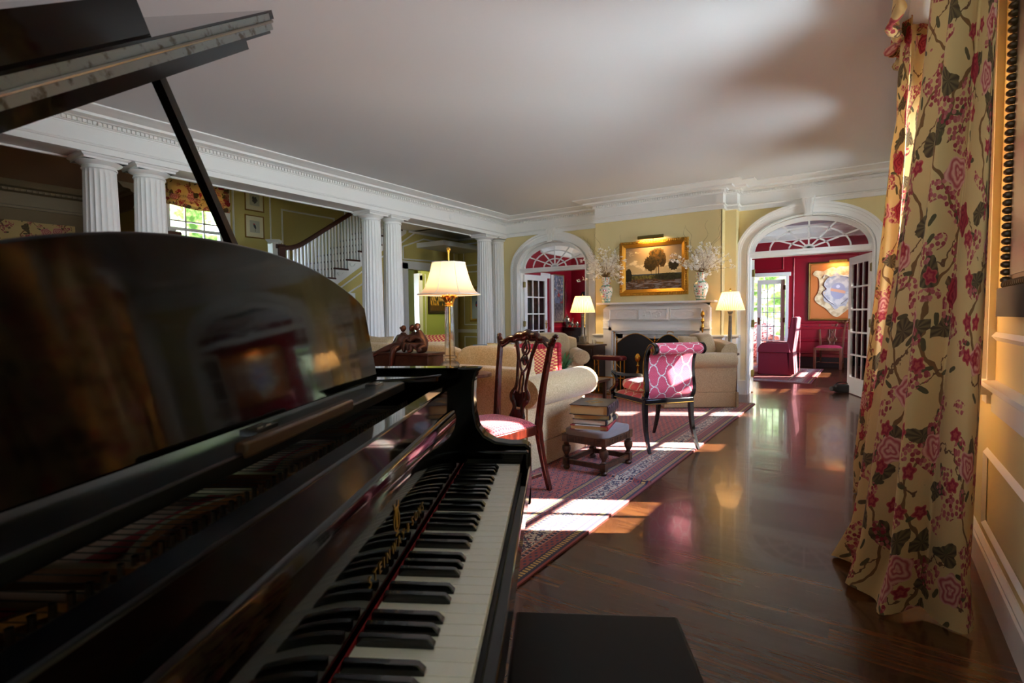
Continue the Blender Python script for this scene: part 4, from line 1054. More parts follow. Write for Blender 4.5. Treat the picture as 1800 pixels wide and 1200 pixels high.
b = PB(); lid_slab(b, [(0, LV-.001), (1.46, LV-.001), (1.46, LV+.60), (0, LV+.60)], .026, .044); b.build('lid_flap', M['black'], ang=30)
def hinge_fn(nt):
    x, y, z = xyz(coords(nt)); n = noise(vop(coords(nt), 'MULTIPLY', (1, 1, 1)), 38.0, 3.0, .6)
    return mix(n.ss(.52, .68), srgb(150, 160, 162), srgb(92, 88, 76))
b = PB(); lid_slab(b, [(.02, LV-.0035), (1.435, LV-.0035), (1.435, LV+.0), (.02, LV+.0)], .006, .0395)
b.build('piano_hinge', mat('worn_steel_hinge', (150, 150, 145), .35, metal=.6, fn=hinge_fn))
b = PB(); b.tube([lidM(.02, LV-.006, .023), lidM(1.435, LV-.006, .023)], .0035, 8); b.build('hinge_knuckles', M['steel'])
# section of the flap standing open, its edge towards the room
b = PB(); lid_slab(b, [(-.0, LV+.02), (1.022, LV+.02), (1.022, LV+.50), (0, LV+.50)], .0442, .103); b.build('music_lid_board', M['black'])
# prop
B_, T_ = Vector((1.45, .76, .985)), Vector(lidM(1.045, .715, -.01))
b = PB(); b.tube([B_, B_.lerp(T_, .5), T_], .0135, 4, flat=.9, up=(1, 0, 0), rot=pi/4); b.build('lid_prop', M['satin'])
PB().sphere(B_.lerp(T_, .19)+Vector((-.012, -.012, 0)), .006).build('prop_screw', M['iron'])
for (u, v) in ((.22, .42), (1.40, .42), (.42, 2.1)):
    b = PB(); b.lathe([(.0, .70), (.075, .70), (.075, .60), (.06, .58), (.068, .54), (.045, .12), (.05, .09), (.035, .08), (.03, .06), (.0, .06)], c=(u, v, 0), seg=8).lathe([(.0, 0), (.0, 0), (.03, .0), (.03, .06), (.0, .06)], c=(u, v, 0), seg=16)
    b.build('leg', M['black'])
b = PB(); b.box(.74, .84, .44, .50, .14, .70); b.box(.68, .90, .40, .54, .10, .16); b.build('pedal_lyre', M['black'], bevel=.01)
for u in (.74, .79, .84): PB().tube([(u, .42, .09), (u, .30, .075)], [.010, .014], 8, flat=.5).build('pedal', M['brass'])

# bench
bn = thing('piano_bench', 'flat black topped piano bench at the bottom edge in front of the keys', 'bench', (0, 0, 0), PA)
bc = Vector((.82, -.085, 0)); bc.rotate(Matrix.Rotation(PA, 3, 'Z')); bn.location = bc
MB().box(-.28, .28, -.17, .17, .47, .50).build('seat', mat('black_bench_leather', (9, 9, 11), .5, spec=.22), bn, bevel=.008, seg=3)
MB().box(-.26, .26, -.155, .155, .40, .47).build('apron', M['black'], bn, bevel=.003)
for sx in (-.245, .245):
    for sy in (-.14, .14): MB().tube([(sx, sy, .40), (sx, sy, 0)], [.03, .02], 4, rot=pi/4).build('leg', M['black'], bn)

# ------------------------------------------------------------------ rugs
b = MB()
def rz(x, y):     # small ripple running in from the edge
    k = max(0.0, 1-abs(y-(3.38-.10*(x+1.2)))/.035)*max(0.0, min(1, (x+1.75)/.3)); return .010+.018*k*k*(3-2*k)
xs = [-4.7+.25*i for i in range(12)]+[-1.75+.055*i for i in range(11)]; xs[-1] = -1.2
ys = [1.2+.2*i for i in range(10)]+[3.2+.012*i for i in range(36)]+[3.7+.25*i for i in range(15)]; ys[-1] = 7.2
b.add([(x, y, rz(x, y)) for y in ys for x in xs], [(j*len(xs)+i, j*len(xs)+i+1, (j+1)*len(xs)+i+1, (j+1)*len(xs)+i) for j in range(len(ys)-1) for i in range(len(xs)-1)])
b.box(-4.7, -1.2, 1.2, 7.2, .001, .0095)
tag(b.build('rug', M['rug']), 'large red Persian rug with a white figured border under the sofa', 'rug')
tag(MB().box(-5.4, -.8, 9.7, 12.4, .001, .010).build('rug', M['rug2']), 'smaller red patterned rug in the crimson room beyond the arch', 'rug')

# ------------------------------------------------------------------ upholstered seats: local +y faces forward
def sofa(name, label, cat, loc, rotz, L, m, n, D=.95, zb=.76, group=None, backc=None, hump=0.0):
    t = thing(name, label, cat, loc, rotz, group); aw = .17; hx = L/2
    b = MB(); b.box(-hx+.03, hx-.03, -D/2+.02, D/2-.07, .015, .30)
    b.build('base', m, t, bevel=.02, seg=3)
    b = MB()      # skirt with corner pleats
    P = [(-hx+.02, -D/2), (-hx+.02, D/2-.06), (hx-.02, D/2-.06), (hx-.02, -D/2)]
    b.sweep(P[::-1], [(0, .012), (-.002, .19), (.004, .192), (.004, .20), (.02, .20), (.012, .012)], closed=True)
    for (x, y) in P: b.box(x-.014, x+.014, y-.014, y+.014, .012, .19)
    b.build('skirt', m, t, ang=25)
    b = MB()
    def bf(u, v):     # back slab with rounded top roll
        x = -hx+.03+(L-.06)*u; a = v
        pts = [(-D/2+.01, .20), (-D/2-.0, .45), (-D/2-.005, zb-.07), (-D/2+.02, zb-.015), (-D/2+.07, zb), (-D/2+.14, zb-.02), (-D/2+.19, zb-.09), (-D/2+.20, .30)]
        k = a*(len(pts)-1); i = min(int(k), len(pts)-2); f = k-i
        y = pts[i][0]*(1-f)+pts[i+1][0]*f; z = pts[i][1]*(1-f)+pts[i+1][1]*f
        if hump and z > .4: z += hump*(1-abs(2*u-1)**2.4)*(z-.4)/(zb-.4)
        return (x, y, z)
    b.grid(bf, 21, 29)
    for u in (0, 1): b.add([bf(u, j/28) for j in range(29)], [tuple(range(29))])
    b.build('backrest', m, t, ang=60)
    for s in (-1, 1):
        b = MB(); cx = s*(hx-.085); r = .125 if L > 1.5 else .100; zc = .575
        b.box(cx-.085 if s > 0 else cx-.07, cx+.07 if s > 0 else cx+.085, -D/2+.03, D/2-.08, .20, .56)
        pts = []
        for k in range(25):
            a = 2*pi*k/24; rr = r*(1+.05*cos(2*a)); pts.append((cx+s*.035+rr*cos(a)*1.05, zc+rr*sin(a)*.98))
        pts = pts[:-1]
        yb, yf = -D/2+.02, D/2-.03
        rings = [(yb, .93), (yb+.02, 1.0), ((yb+yf)/2, 1.0), (yf-.05, 1.03), (yf-.015, 1.0), (yf, .90)]
        cxx, czz = cx+s*.035, zc
        vs = [(cxx+(x-cxx)*k, y, czz+(z-czz)*k) for (y, k) in rings for (x, z) in pts]; q = len(pts)
        b.add(vs, [(i*q+j, i*q+(j+1) % q, (i+1)*q+(j+1) % q, (i+1)*q+j) for i in range(len(rings)-1) for j in range(q)]+[tuple(range(q)), tuple((len(rings)-1)*q+j for j in range(q))[::-1]])
        b.tube([(cxx+(x-cxx)*.98, yf-.012, czz+(z-czz)*.98) for x, z in pts], .006, 6, closed=True)
        b.build('arm', m, t, ang=55)
    w = (L-.30)/n
    for i in range(n):
        x = -L/2+.15+w*(i+.5)
        MB().soft((x, .06, .385), (w-.005, D-.22, .17), 9, 7, puff=.12).build('seat_cushion', m, t, ang=80)
        Mx = Matrix.Translation((x, -D/2+.27, .64)) @ Matrix.Rotation(R(-12), 4, 'X')
        MB().soft((0, 0, 0), (w+.0, .20, .50+(.04 if backc else 0)), 5, 8, M=Mx).build('back_cushion', backc or m, t, ang=80)
    return t
sofa('sofa', 'beige woven sofa seen from behind with rolled arm, in front of the piano', 'sofa', (-3.16, 3.59, .01), 0, 2.36, M['sofa'], 3, D=1.0, zb=.755)
sofa('club_chair', 'tan upholstered armchair with loose pillow right of the fireplace', 'armchair', (-1.93, 6.80, .01), R(124.2), .84, M['sofa2'], 1, D=.92, zb=.78, hump=.03)
sofa('club_chair', 'tan upholstered armchair with rolled arms left of the fireplace', 'armchair', (-3.72, 6.42, .01), R(-146), .86, M['sofa2'], 1, D=.9, zb=.80, hump=.06)
def pillow(name, label, loc, rx, rz, size, m, th=.13, fringe=None, group=None, piping=None):
    Mx = Matrix.Rotation(R(rz), 4, 'Z') @ Matrix.Rotation(R(rx), 4, 'X')
    t = thing(name, label, 'pillow', loc, 0, group); b = MB()
    def f(sg):
        def g(u, v):
            x, z = 2*u-1, 2*v-1; k = (max(0, 1-x*x)*max(0, 1-z*z))**.42
            px = x*(1-.07*(1-z*z)*0-.05*(z*z)*0)*size/2*(1-.06*(1-abs(z))); pz = z*size/2*(1-.06*(1-abs(x)))
            return Mx @ Vector((px, sg*th/2*k, pz))
        return g
    b.grid(f(1), 17, 17); b.grid(f(-1), 17, 17)
    b.build('cover', m, t, ang=120)
    if fringe or piping:
        e = []
        for k in range(48):
            a = 2*pi*k/48; x, z = cos(a), sin(a); L = max(abs(x), abs(z)); x, z = x/L, z/L
            e.append(Mx @ Vector((x*size/2*(1-.06*(1-abs(z))), 0, z*size/2*(1-.06*(1-abs(x))))))
        q = MB()
        if fringe:
            q.tube(e, .026, 8, closed=True)
            for p in e: q.sphere((p.x, p.y, p.z), .034, seg=8)
        else: q.tube(e, .005, 6, closed=True)
        q.build('fringe' if fringe else 'piping', fringe or piping, t)
    return t
pillow('throw_pillow', 'red and gold pillow with thick red fringe on the sofa arm end', (-2.30, 3.78, .70), -8, 52, .36, M['pillow_r'], fringe=M['fringe'])
pillow('throw_pillow', 'cream green pillow with piped edge beside the fringed red pillow', (-2.52, 3.66, .71), -14, 24, .40, M['pillow_c'], piping=M['sofa'])
pillow('throw_pillow', 'beige pillow at the far left end of the sofa top', (-3.92, 3.42, .74), -18, -8, .46, M['sofa'])
pillow('throw_pillow', 'crumpled beige pillow between the bronze statue and the glass lamp', (-3.28, 3.50, .77), -25, 25, .32, M['sofa'], th=.2)
pillow('throw_pillow', 'red patterned pillow peeking above the bronze statue', (-3.42, 3.68, .80), -14, 38, .36, M['pillow_r'])
pillow('throw_pillow', 'tan corduroy pillow leaning in the armchair right of the fireplace', (-1.80, 6.68, .68), -20, 40, .40, M['sofa2'], th=.18, piping=M['sofa'])

# ------------------------------------------------------------------ console behind the sofa with lamp, statue, books
tb = thing('console_table', 'narrow wooden console table behind the sofa, carrying lamp and statue', 'table', (-2.92, 2.90, 0))
c = [(-.72, -.16), (.60, -.16)]+[(.60+.13*sin(pi*i/10), -.16*cos(pi*i/10)) for i in range(1, 10)]+[(.60, .16), (-.72, .16)]
MB().prism(c, .712, .735, 'XY').build('table_top', M['walnut'], tb, bevel=.004)
MB().box(-.66, .55, -.12, .12, .62, .712).build('apron', M['walnut'], tb)
for sx in (-.62, .50):
    for sy in (-.10, .10): MB().tube([(sx, sy, .62), (sx, sy, .03), (sx, sy, .012)], [.024, .013, .016], 8).build('leg', M['walnut'], tb)
def glass_base(t):
    b = MB().box(-.11, .11, -.11, .11, 0, .022); b.box(-.085, .085, -.085, .085, .022, .042)
    b.build('foot', M['crystal'], t, bevel=.004)
    MB().lathe([(.0, .042), (.068, .042), (.072, .055), (.060, .072), (.040, .082), (.036, .092), (.050, .100), (.052, .112), (.040, .122), (.0, .122)], seg=32).build('base', M['crystal'], t)
    MB().lathe([(.0, .122), (.040, .122), (.036, .30), (.033, .472), (.0, .472)], seg=32, fn=lambda a, r, z: r*(1-.05*abs(sin(a*6)))).build('column', M['crystal'], t, ang=20)
    MB().lathe([(.005, .05), (.005, .48)], seg=10).build('rod', M['brass'], t)
    b = MB().lathe([(.0, .468), (.032, .468), (.032, .478), (.028, .484), (.032, .492), (.028, .5), (.030, .51), (.050, .545), (.036, .55), (.004, .552), (.004, .80), (0, .80)], seg=24)
    for k in range(8):
        a = 2*pi*k/8; b.tube(smooth_path([(.028*cos(a), .028*sin(a), .50), (.040*cos(a), .040*sin(a), .525), (.058*cos(a), .058*sin(a), .540), (.054*cos(a), .054*sin(a), .530)], 3), .006, 6)
        b.sphere((.045*cos(a+.4), .045*sin(a+.4), .545), .010, seg=8)
    b.build('capital', M['brass'], t)
def fin1(t):
    MB().lathe([(.0, .775), (.011, .775), (.011, .785), (.006, .79), (.006, .85), (.010, .852), (.010, .858), (.004, .86), (0, .86)], seg=14).sphere((0, 0, .875), .017).build('finial', M['brass'], t)
table_lamp('glass_column_lamp', 'tall glass column lamp with white silk bell shade behind the piano', (-2.50, 2.88, .735), 'bell', .555, .780, .222, .118, glass_base, M['shade'], watts=3.0, seams=8, finial=fin1)
# bronze group
stt = thing('bronze_sculpture', 'brown bronze sculpture of seated girls huddled on a block', 'sculpture', (-2.94, 2.88, .735), R(4))
b = MB(); b.box(-.285, .285, -.095, .095, 0, .115); b.box(-.30, .30, -.11, .11, .115, .135); b.box(-.292, .292, -.102, .102, 0, .02)
b.build('plinth', M['bronze'], stt, bevel=.005)
def fig(chains, head, hr, bun=None, name='figure'):
    me = skin_mesh([[(x, y, z, r*(1.42 if r > .02 else 1.5)) for x, y, z, r in ch] for ch in chains], 2); o = link_mesh(name, me, M['bronze'], stt)
    b = MB(); b.sphere(head, hr, seg=18, sc=(.88, .95, 1.12))
    f = Vector((.25, -.95, 0)).normalized()
    b.sphere((head[0]+f.x*hr*.9, head[1]+f.y*hr*.9, head[2]-.002), .0055, seg=8)
    for s in (-1, 1): b.sphere((head[0]+f.x*hr*.78+s*.008, head[1]+f.y*hr*.8, head[2]+.004), .003, seg=6)
    b.sphere((head[0]-f.x*.006, head[1]-f.y*.008, head[2]+.006), hr*1.08, seg=18, sc=(.92, .95, 1.0))
    if bun: b.sphere(bun[:3], bun[3], seg=12)
    b.build('head', M['bronze'], stt, ang=80); return o
# left girl, one leg stretched along the block, one hanging
fig([[(-.03, -.01, .165, .032), (-.035, -.005, .205, .028), (-.03, 0, .245, .034), (-.025, 0, .268, .018), (-.022, -.002, .285, .012)],
     [(-.03, -.01, .165, .032), (-.09, -.05, .175, .022), (-.15, -.08, .150, .017), (-.23, -.105, .115, .012), (-.275, -.12, .085, .009), (-.295, -.13, .092, .006)],
     [(-.03, -.01, .165, .032), (-.02, -.07, .172, .022), (-.025, -.115, .155, .018), (-.035, -.12, .09, .013), (-.045, -.118, .035, .010), (-.06, -.13, .028, .006)],
     [(-.03, 0, .245, .034), (-.075, 0, .248, .013), (-.105, -.01, .205, .010), (-.145, -.03, .150, .009), (-.16, -.035, .142, .006)],
     [(-.03, 0, .245, .034), (.015, -.01, .250, .013), (.045, -.035, .225, .010), (.075, -.03, .215, .008)]], (-.022, -.006, .308), .021, (-.052, .004, .316, .011))
# middle girl leaning in
fig([[(.09, .02, .165, .034), (.085, .02, .21, .030), (.075, .015, .255, .030), (.068, .01, .275, .014), (.066, .006, .29, .011)],
     [(.09, .02, .165, .034), (.05, -.04, .180, .022), (.03, -.06, .200, .018), (.045, -.075, .155, .012), (.06, -.09, .140, .008)],
     [(.09, .02, .165, .034), (.10, -.05, .175, .022), (.085, -.08, .195, .017), (.095, -.085, .148, .011)],
     [(.075, .015, .255, .030), (.04, -.02, .245, .013), (.02, -.05, .215, .010), (.04, -.07, .200, .007)]], (.060, 0, .312), .023, (.050, .022, .318, .017))
# right girl with long hair bent forward
fig([[(.185, .0, .165, .038), (.175, .0, .21, .034), (.150, .0, .26, .034), (.130, -.004, .285, .018), (.122, -.008, .300, .013)],
     [(.185, .0, .165, .038), (.15, -.06, .180, .024), (.11, -.08, .195, .018), (.13, -.09, .150, .012), (.10, -.10, .142, .008)],
     [(.185, .0, .165, .038), (.21, -.04, .165, .024), (.19, -.09, .155, .018), (.22, -.08, .145, .010)],
     [(.150, .0, .26, .034), (.115, -.04, .245, .014), (.095, -.065, .215, .010), (.10, -.05, .255, .008)],
     [(.122, .004, .318, .016), (.150, .016, .31, .018), (.172, .02, .275, .018), (.185, .024, .235, .013), (.192, .02, .205, .006)]], (.115, -.006, .322), .024)
def flat_book(name, label, loc, rz, w, d, h, cover, pages, group=None, spine_side='x', cat='book', extra=None, bands=0):
    t = thing(name, label, cat, loc, R(rz), group); cv = .004
    b = MB(); b.box(-w/2, w/2, -d/2, d/2, 0, cv); b.box(-w/2, w/2, -d/2, d/2, h-cv, h)
    n = 6; pts = []
    for i in range(n+1): a = -pi/2+pi*i/n; pts.append((w/2-.002+.010*cos(a)*1.0, h/2+h/2*sin(a)))
    b.prism([(w/2-.006, 0)]+pts+[(w/2-.006, h)], -d/2, d/2, 'XZ')
    for k in range(bands):
        y = -d/2+d*(k+.5)/bands; b.prism([(x+.002, z) for x, z in pts], y-.004, y+.004, 'XZ')
    b.build('cover', cover, t, ang=40)
    MB().box(-w/2+.006, w/2-.004, -d/2+.006, d/2-.006, cv, h-cv).build('pages', pages, t)
    if extra: extra(t)
    return t
teal = mat('teal_cover', (60, 140, 160), .4); dark = mat('dark_cover', (30, 34, 32), .4); wcov = mat('white_cover', (220, 220, 226), .35)
flat_book('book', 'white spined book at the bottom of the small pile left of the statue', (-3.37, 2.86, .735), 6, .20, .15, .024, wcov, M['paperw'], 'books beside the bronze sculpture')
flat_book('book', 'teal book in the middle of the small pile left of the statue', (-3.375, 2.86, .7595), 3, .19, .145, .018, teal, M['paperw'], 'books beside the bronze sculpture')
flat_book('book', 'dark covered book topmost of the small pile left of the statue', (-3.38, 2.86, .778), 8, .18, .14, .030, dark, M['paperw'], 'books beside the bronze sculpture')

# ------------------------------------------------------------------ Chippendale side chair (back seen from the sofa side)
def chippendale(name, label, loc, rotz, wood, seatm, carved=True):
    t = thing(name, label, 'chair', loc, rotz)
    sw, sd = .235, .21
    fr = [(-.255, .22), (.255, .22), (.205, -.20), (-.205, -.20)]
    MB().prism(fr, .375, .435).build('seat_rail', wood, t, bevel=.006)
    def sf(u, v):
        x = 2*u-1; y = 2*v-1; hw = .238-.022*(1-v)*1.6; k = (max(0, 1-x**4)*max(0, 1-y**4))**.5
        return (x*hw, -.185+.385*v, .432+.050*k)
    MB().grid(sf, 19, 19).build('seat', seatm, t, ang=120)
    for s in (-1, 1):
        P = smooth_path([(s*.205, -.295, 0), (s*.202, -.245, .18), (s*.20, -.205, .38), (s*.202, -.205, .46), (s*.218, -.235, .70), (s*.240, -.275, .93)], 5)
        b = MB(); b.tube(P, lerp_list([.021, .022, .027, .027, .023, .021], len(P)), 4, rot=pi/4, up=(0, 1, 0)); b.build('rear_leg', wood, t, bevel=.003)
        b = MB(); b.box(s*.232-.024, s*.232+.024, .175, .223, 0, .40); b.build('front_leg', wood, t, bevel=.004)
        b = MB(); b.tube([(s*.212, -.21, .12), (s*.232, .19, .12)], .013, 4, rot=pi/4); b.build('stretcher', wood, t)
    MB().tube([(-.22, -.02, .12), (.22, -.02, .12)], .013, 4, rot=pi/4).build('stretcher', wood, t)
    bz = lambda z: -.205-(z-.46)*.155 if z > .46 else -.205
    def bp(x, z, o=0.0): return (x, bz(z)+o-.02*(1-(x/.24)**2)*max(0, (z-.46)/.5), z)
    # crest rail with ears
    b = MB(); pts = [(-.268, .985), (-.255, .968), (-.235, .935), (-.20, .945), (-.165, .965), (-.12, .968), (-.085, .985), (-.04, .985), (0, 1.0)]
    pts = pts+[(-x, z) for x, z in pts[:-1][::-1]]
    P = smooth_path([bp(x, z) for x, z in pts], 5)
    b.tube(P, lerp_list([.018, .024, .031, .026, .025, .029, .033, .035, .036, .035, .033, .029, .025, .026, .031, .024, .018], len(P)), 10, flat=.62, up=(0, 1, 0))
    if carved:
        rnd = random.Random(3)
        for s in (-1, 1):
            for (x, z, r) in [(.268, .99, .020), (.215, .952, .015), (.185, .965, .013), (.15, .978, .012), (.11, .985, .013), (.07, 1.0, .015), (.03, 1.01, .014), (.045, .985, .012), (.09, .97, .011), (.13, .962, .012), (.23, .93, .014)]:
                p = bp(s*x, z, -.010); b.sphere(p, r, seg=10, sc=(1.15, .7, .85))
        for k in range(7): a = pi*k/6; p0 = bp(0, .985, -.012); b.tube([p0, (p0[0]+.030*cos(a), p0[1]-.004, p0[2]+.034*sin(a))], [.007, .004], 6)
    b.build('crest_rail', wood, t, ang=70)
    b = MB(); u = (0, 1, 0)
    for s in (-1, 1):
        P = smooth_path([bp(s*.105, .965), bp(s*.085, .92), bp(s*.062, .85), bp(s*.055, .78), bp(s*.045, .70), bp(s*.050, .645), bp(s*.074, .605), bp(s*.070, .575), bp(s*.045, .545), bp(s*.038, .51), bp(s*.058, .455)], 5)
        b.tube(P, lerp_list([.018, .017, .015, .014, .013, .015, .022, .024, .020, .017, .019], len(P)), 10, flat=.6, up=u)
        P = smooth_path([bp(s*.01, .955), bp(s*.030, .925), bp(s*.034, .895), bp(s*.012, .865), bp(-s*.010, .885, .006), bp(-s*.014, .91, .006), bp(s*.0, .945, .006)], 5)
        b.tube(P, .0075, 8, flat=.8, up=u)
        P = smooth_path([bp(s*.012, .86), bp(s*.036, .82), bp(s*.028, .78), bp(s*.006, .755)], 5); b.tube(P, .0085, 8, flat=.8, up=u)
        P = smooth_path([bp(s*.006, .76), bp(s*.016, .70), bp(s*.014, .65), bp(s*.020, .61)], 5); b.tube(P, .0075, 8, flat=.8, up=u)
    b.sphere(bp(0, .825), .030, seg=12, sc=(.8, .4, 1.1)); b.sphere(bp(0, .745), .018, seg=10, sc=(1, .6, 1.0))
    b.prism([(-.062, .60), (-.04, .625), (0, .612), (.04, .625), (.062, .60), (.058, .57), (.036, .55), (.028, .52), (-.028, .52), (-.036, .55), (-.058, .57)], bz(.58)-.030, bz(.58)-.006, 'XZ')
    b.prism([(-.055, .44), (.055, .44), (.050, .475), (.032, .51), (-.032, .51), (-.050, .475)], bz(.46)-.020, bz(.46)+.004, 'XZ')
    b.build('splat', wood, t, ang=50)
    return t
chippendale('side_chair', 'carved mahogany side chair with red spotted seat beside the piano', (-1.968, 2.673, .010), R(166.7), M['mahog'], M['redspot'])
chippendale('side_chair', 'plain walnut side chair with pink seat against the crimson wall', (-.72, 12.72, .001), R(180-6), M['walnut'], M['pinkseat'], carved=False)

# ------------------------------------------------------------------ black and gilt scroll-back armchair
sc = thing('scroll_armchair', 'black gilt armchair with scrolled back in red lattice fabric on the rug', 'armchair', (-1.585, 4.495, .010), atan2(.79, .61))
hw = .225; Bk = M['blackpaint']; Gd = mat('gilt_line', (176, 132, 60), .4, metal=.6)
MB().prism([(-hw, -.27), (hw, -.27), (hw+.02, .27), (-hw-.02, .27)], .385, .43).build('seat_rail', Bk, sc, bevel=.004)
MB().prism([(-hw-.003, -.273), (hw+.003, -.273), (hw+.023, .273), (-hw-.023, .273)], .392, .396).build('gilt_line', Gd, sc)
bprof = [(-.235, .43), (-.262, .47), (-.272, .52), (-.262, .60), (-.255, .68), (-.265, .76), (-.290, .82), (-.325, .865), (-.365, .885), (-.40, .870), (-.412, .838), (-.392, .812), (-.362, .818)]
bpath = smooth_path([(0, y, z) for y, z in bprof], 5)
for s in (-1, 1):
    P = [(s*hw, p.y, p.z) for p in bpath]
    b = MB(); b.tube(P, lerp_list([.024, .024, .023, .021, .020, .020, .020, .020, .020, .018, .016, .013, .010], len(P)), 4, rot=pi/4, up=(1, 0, 0)); b.build('stile', Bk, sc, ang=50)
    b = MB(); b.tube([(s*(hw+.0165), p.y+.007, p.z+.004) for p in bpath[3:]], .003, 5); b.tube([(s*(hw+.017), -.262+.01*sin(i*1.3), .46+i*.012) for i in range(12)], .005, 6)
    b.lathe([(.0, s*(hw+.012)), (.013, s*(hw+.012)), (.013, s*(hw+.022)), (.0, s*(hw+.024))], c=(0, -.375, .842), seg=14, axis='X'); b.build('gilt_scroll', Gd, sc)
    P = smooth_path([(s*hw, -.268, .62), (s*(hw+.012), -.18, .628), (s*(hw+.03), 0, .612), (s*(hw+.038), .14, .612), (s*(hw+.038), .205, .625), (s*(hw+.038), .225, .605), (s*(hw+.036), .20, .585)], 5)
    MB().tube(P, lerp_list([.016, .017, .018, .018, .016, .013, .010], len(P)), 4, rot=pi/4, flat=.9).build('arm', Bk, sc, ang=50)
    P = smooth_path([(s*(hw+.036), .205, .605), (s*(hw+.034), .165, .565), (s*(hw+.030), .165, .52), (s*(hw+.026), .215, .48), (s*(hw+.024), .262, .45), (s*(hw+.02), .262, .41)], 5)
    MB().tube(P, lerp_list([.013, .016, .018, .019, .024, .026], len(P)), 4, rot=pi/4, up=(1, 0, 0)).build('arm_support', Bk, sc, ang=50)
    MB().tube([(p[0]+s*.017, p[1], p[2]) for p in P], .003, 5).build('gilt_line', Gd, sc)
    P = smooth_path([(s*(hw-.005), -.245, .43), (s*(hw-.003), -.245, .33), (s*hw, -.262, .18), (s*(hw+.005), -.305, .06), (s*(hw+.008), -.335, 0)], 5)
    MB().tube(P, lerp_list([.026, .025, .021, .017, .015], len(P)), 4, rot=pi/4, up=(1, 0, 0)).build('rear_leg', Bk, sc, ang=50)
    P = smooth_path([(s*(hw+.012), .245, .42), (s*(hw+.012), .25, .33), (s*(hw+.012), .27, .18), (s*(hw+.014), .315, .05), (s*(hw+.014), .335, 0)], 5)
    MB().tube(P, lerp_list([.025, .024, .020, .016, .014], len(P)), 4, rot=pi/4, up=(1, 0, 0)).build('front_leg', Bk, sc, ang=50)
nb = len(bpath)
def backf(u, v):
    k = v*(nb-1); i = min(int(k), nb-2); p = bpath[i].lerp(bpath[i+1], k-i); return (-hw+.018+(2*hw-.036)*u, p.y-.016, p.z+.004)
def backg(u, v):
    k = v*(nb-1); i = min(int(k), nb-2); p = bpath[i].lerp(bpath[i+1], k-i); return (-hw+.018+(2*hw-.036)*u, p.y+.016 if v < .6 else p.y+.012*(1-(v-.6)*2.4), p.z+(.012 if v > .55 else 0))
b = MB(); b.grid(backf, 12, 61, uv=lambda u, v: (u*.40+.03, v*.72)); b.grid(backg, 12, 61, uv=lambda u, v: (u*.40+.03, v*.72+.3))
for s in (0, 1):
    vs = [backf(s, j/60) for j in range(61)]+[backg(s, j/60) for j in range(61)]
    b.add(vs, [(j, j+1, 62+j, 61+j) for j in range(60)], 0, [(0, j*.012) for j in range(61)]*2)
b.build('back_panel', M['ogee'], sc, ang=60)
b = MB(); b.lathe([(.0, -hw-.01), (.030, -hw-.01), (.036, -hw+.0), (.036, hw-.0), (.030, hw+.01), (.0, hw+.01)], c=(0, -.375, .842), seg=24, axis='X')
for k in range(len(b.f)): b.uv[k] = [(b.v[i][0]+.26, atan2(b.v[i][2]-.842, b.v[i][1]+.375)*.04) for i in b.f[k]]
b.build('scroll_roll', M['ogee'], sc)
def seatf(sz, z0, hh):
    def g(u, v):
        x, y = 2*u-1, 2*v-1; k = (max(0, 1-x**4)*max(0, 1-y**4))**.5; return (x*sz[0], .01+y*sz[1], z0+hh*k)
    return g
b = MB(); b.grid(seatf((hw, .25), .43, .035), 15, 15, uv=lambda u, v: (u*.45, v*.5)); b.build('seat', M['ogee'], sc, ang=120)
b = MB(); b.soft((0, .02, .512), (.415, .44, .105), 3.6, 10, puff=.25)
for k in range(len(b.f)): b.uv[k] = [(b.v[i][0], b.v[i][1]+b.v[i][2]) for i in b.f[k]]
b.build('seat_cushion', M['ogee'], sc, ang=120)

# ------------------------------------------------------------------ carved stool with old books
so = thing('footstool', 'low carved oak stool with grey padded top holding a pile of old books', 'stool', (-1.675, 3.584, .010), R(-4))
O = M['oak']; hx, hy = .175, .215
b = MB()
for (a, c, d_, e) in ((-hx, hx, -hy, -hy+.03), (-hx, hx, hy-.03, hy), (-hx, -hx+.03, -hy, hy), (hx-.03, hx, -hy, hy)): b.box(a, c, d_, e, .205, .258)
for s in (-1, 1):
    for k in range(12): b.box(-hx+.03+k*.0245, -hx+.045+k*.0245, s*hy-.004, s*hy+.004, .215, .248)
    for k in range(15): b.box(s*hx-.004, s*hx+.004, -hy+.035+k*.0245, -hy+.05+k*.0245, .215, .248)
b.build('frame', O, so, bevel=.0015)
for sx in (-1, 1):
    for sy in (-1, 1):
        b = MB(); c = (sx*(hx-.022), sy*(hy-.022), 0)
        b.box(c[0]-.024, c[0]+.024, c[1]-.024, c[1]+.024, .205, .262); b.box(c[0]-.021, c[0]+.021, c[1]-.021, c[1]+.021, .03, .085)
        b.lathe([(.0, 0), (.018, 0), (.026, .010), (.026, .018), (.016, .03), (.0, .03)], c=c, seg=16)
        b.lathe([(.014, .085), (.022, .09), (.014, .1), (.016, .108), (.030, .135), (.033, .155), (.030, .172), (.018, .18), (.022, .188), (.014, .195), (.022, .205)], c=c, seg=20)
        b.build('leg', O, so, ang=45)
for sx in (-1, 1): MB().box(sx*(hx-.022)-.013, sx*(hx-.022)+.013, -hy+.04, hy-.04, .04, .075).build('stretcher', O, so, bevel=.003)
for sy in (-1, 1): MB().box(-hx+.04, hx-.04, sy*(hy-.022)-.013, sy*(hy-.022)+.013, .04, .075).build('stretcher', O, so, bevel=.003)
greyf = mat('grey_suede', (124, 112, 106), .9, sheen=.4)
MB().soft((0, 0, .273), (2*hx-.006, 2*hy-.006, .066), 8, 8).build('cushion', greyf, so, ang=80)
old1 = mat('old_black_leather', (40, 36, 40), .38, fn=lambda nt: mix(noise(coords(nt), 14.0, 4.0).ss(.35, .7), srgb(24, 22, 27), srgb(50, 48, 56)))
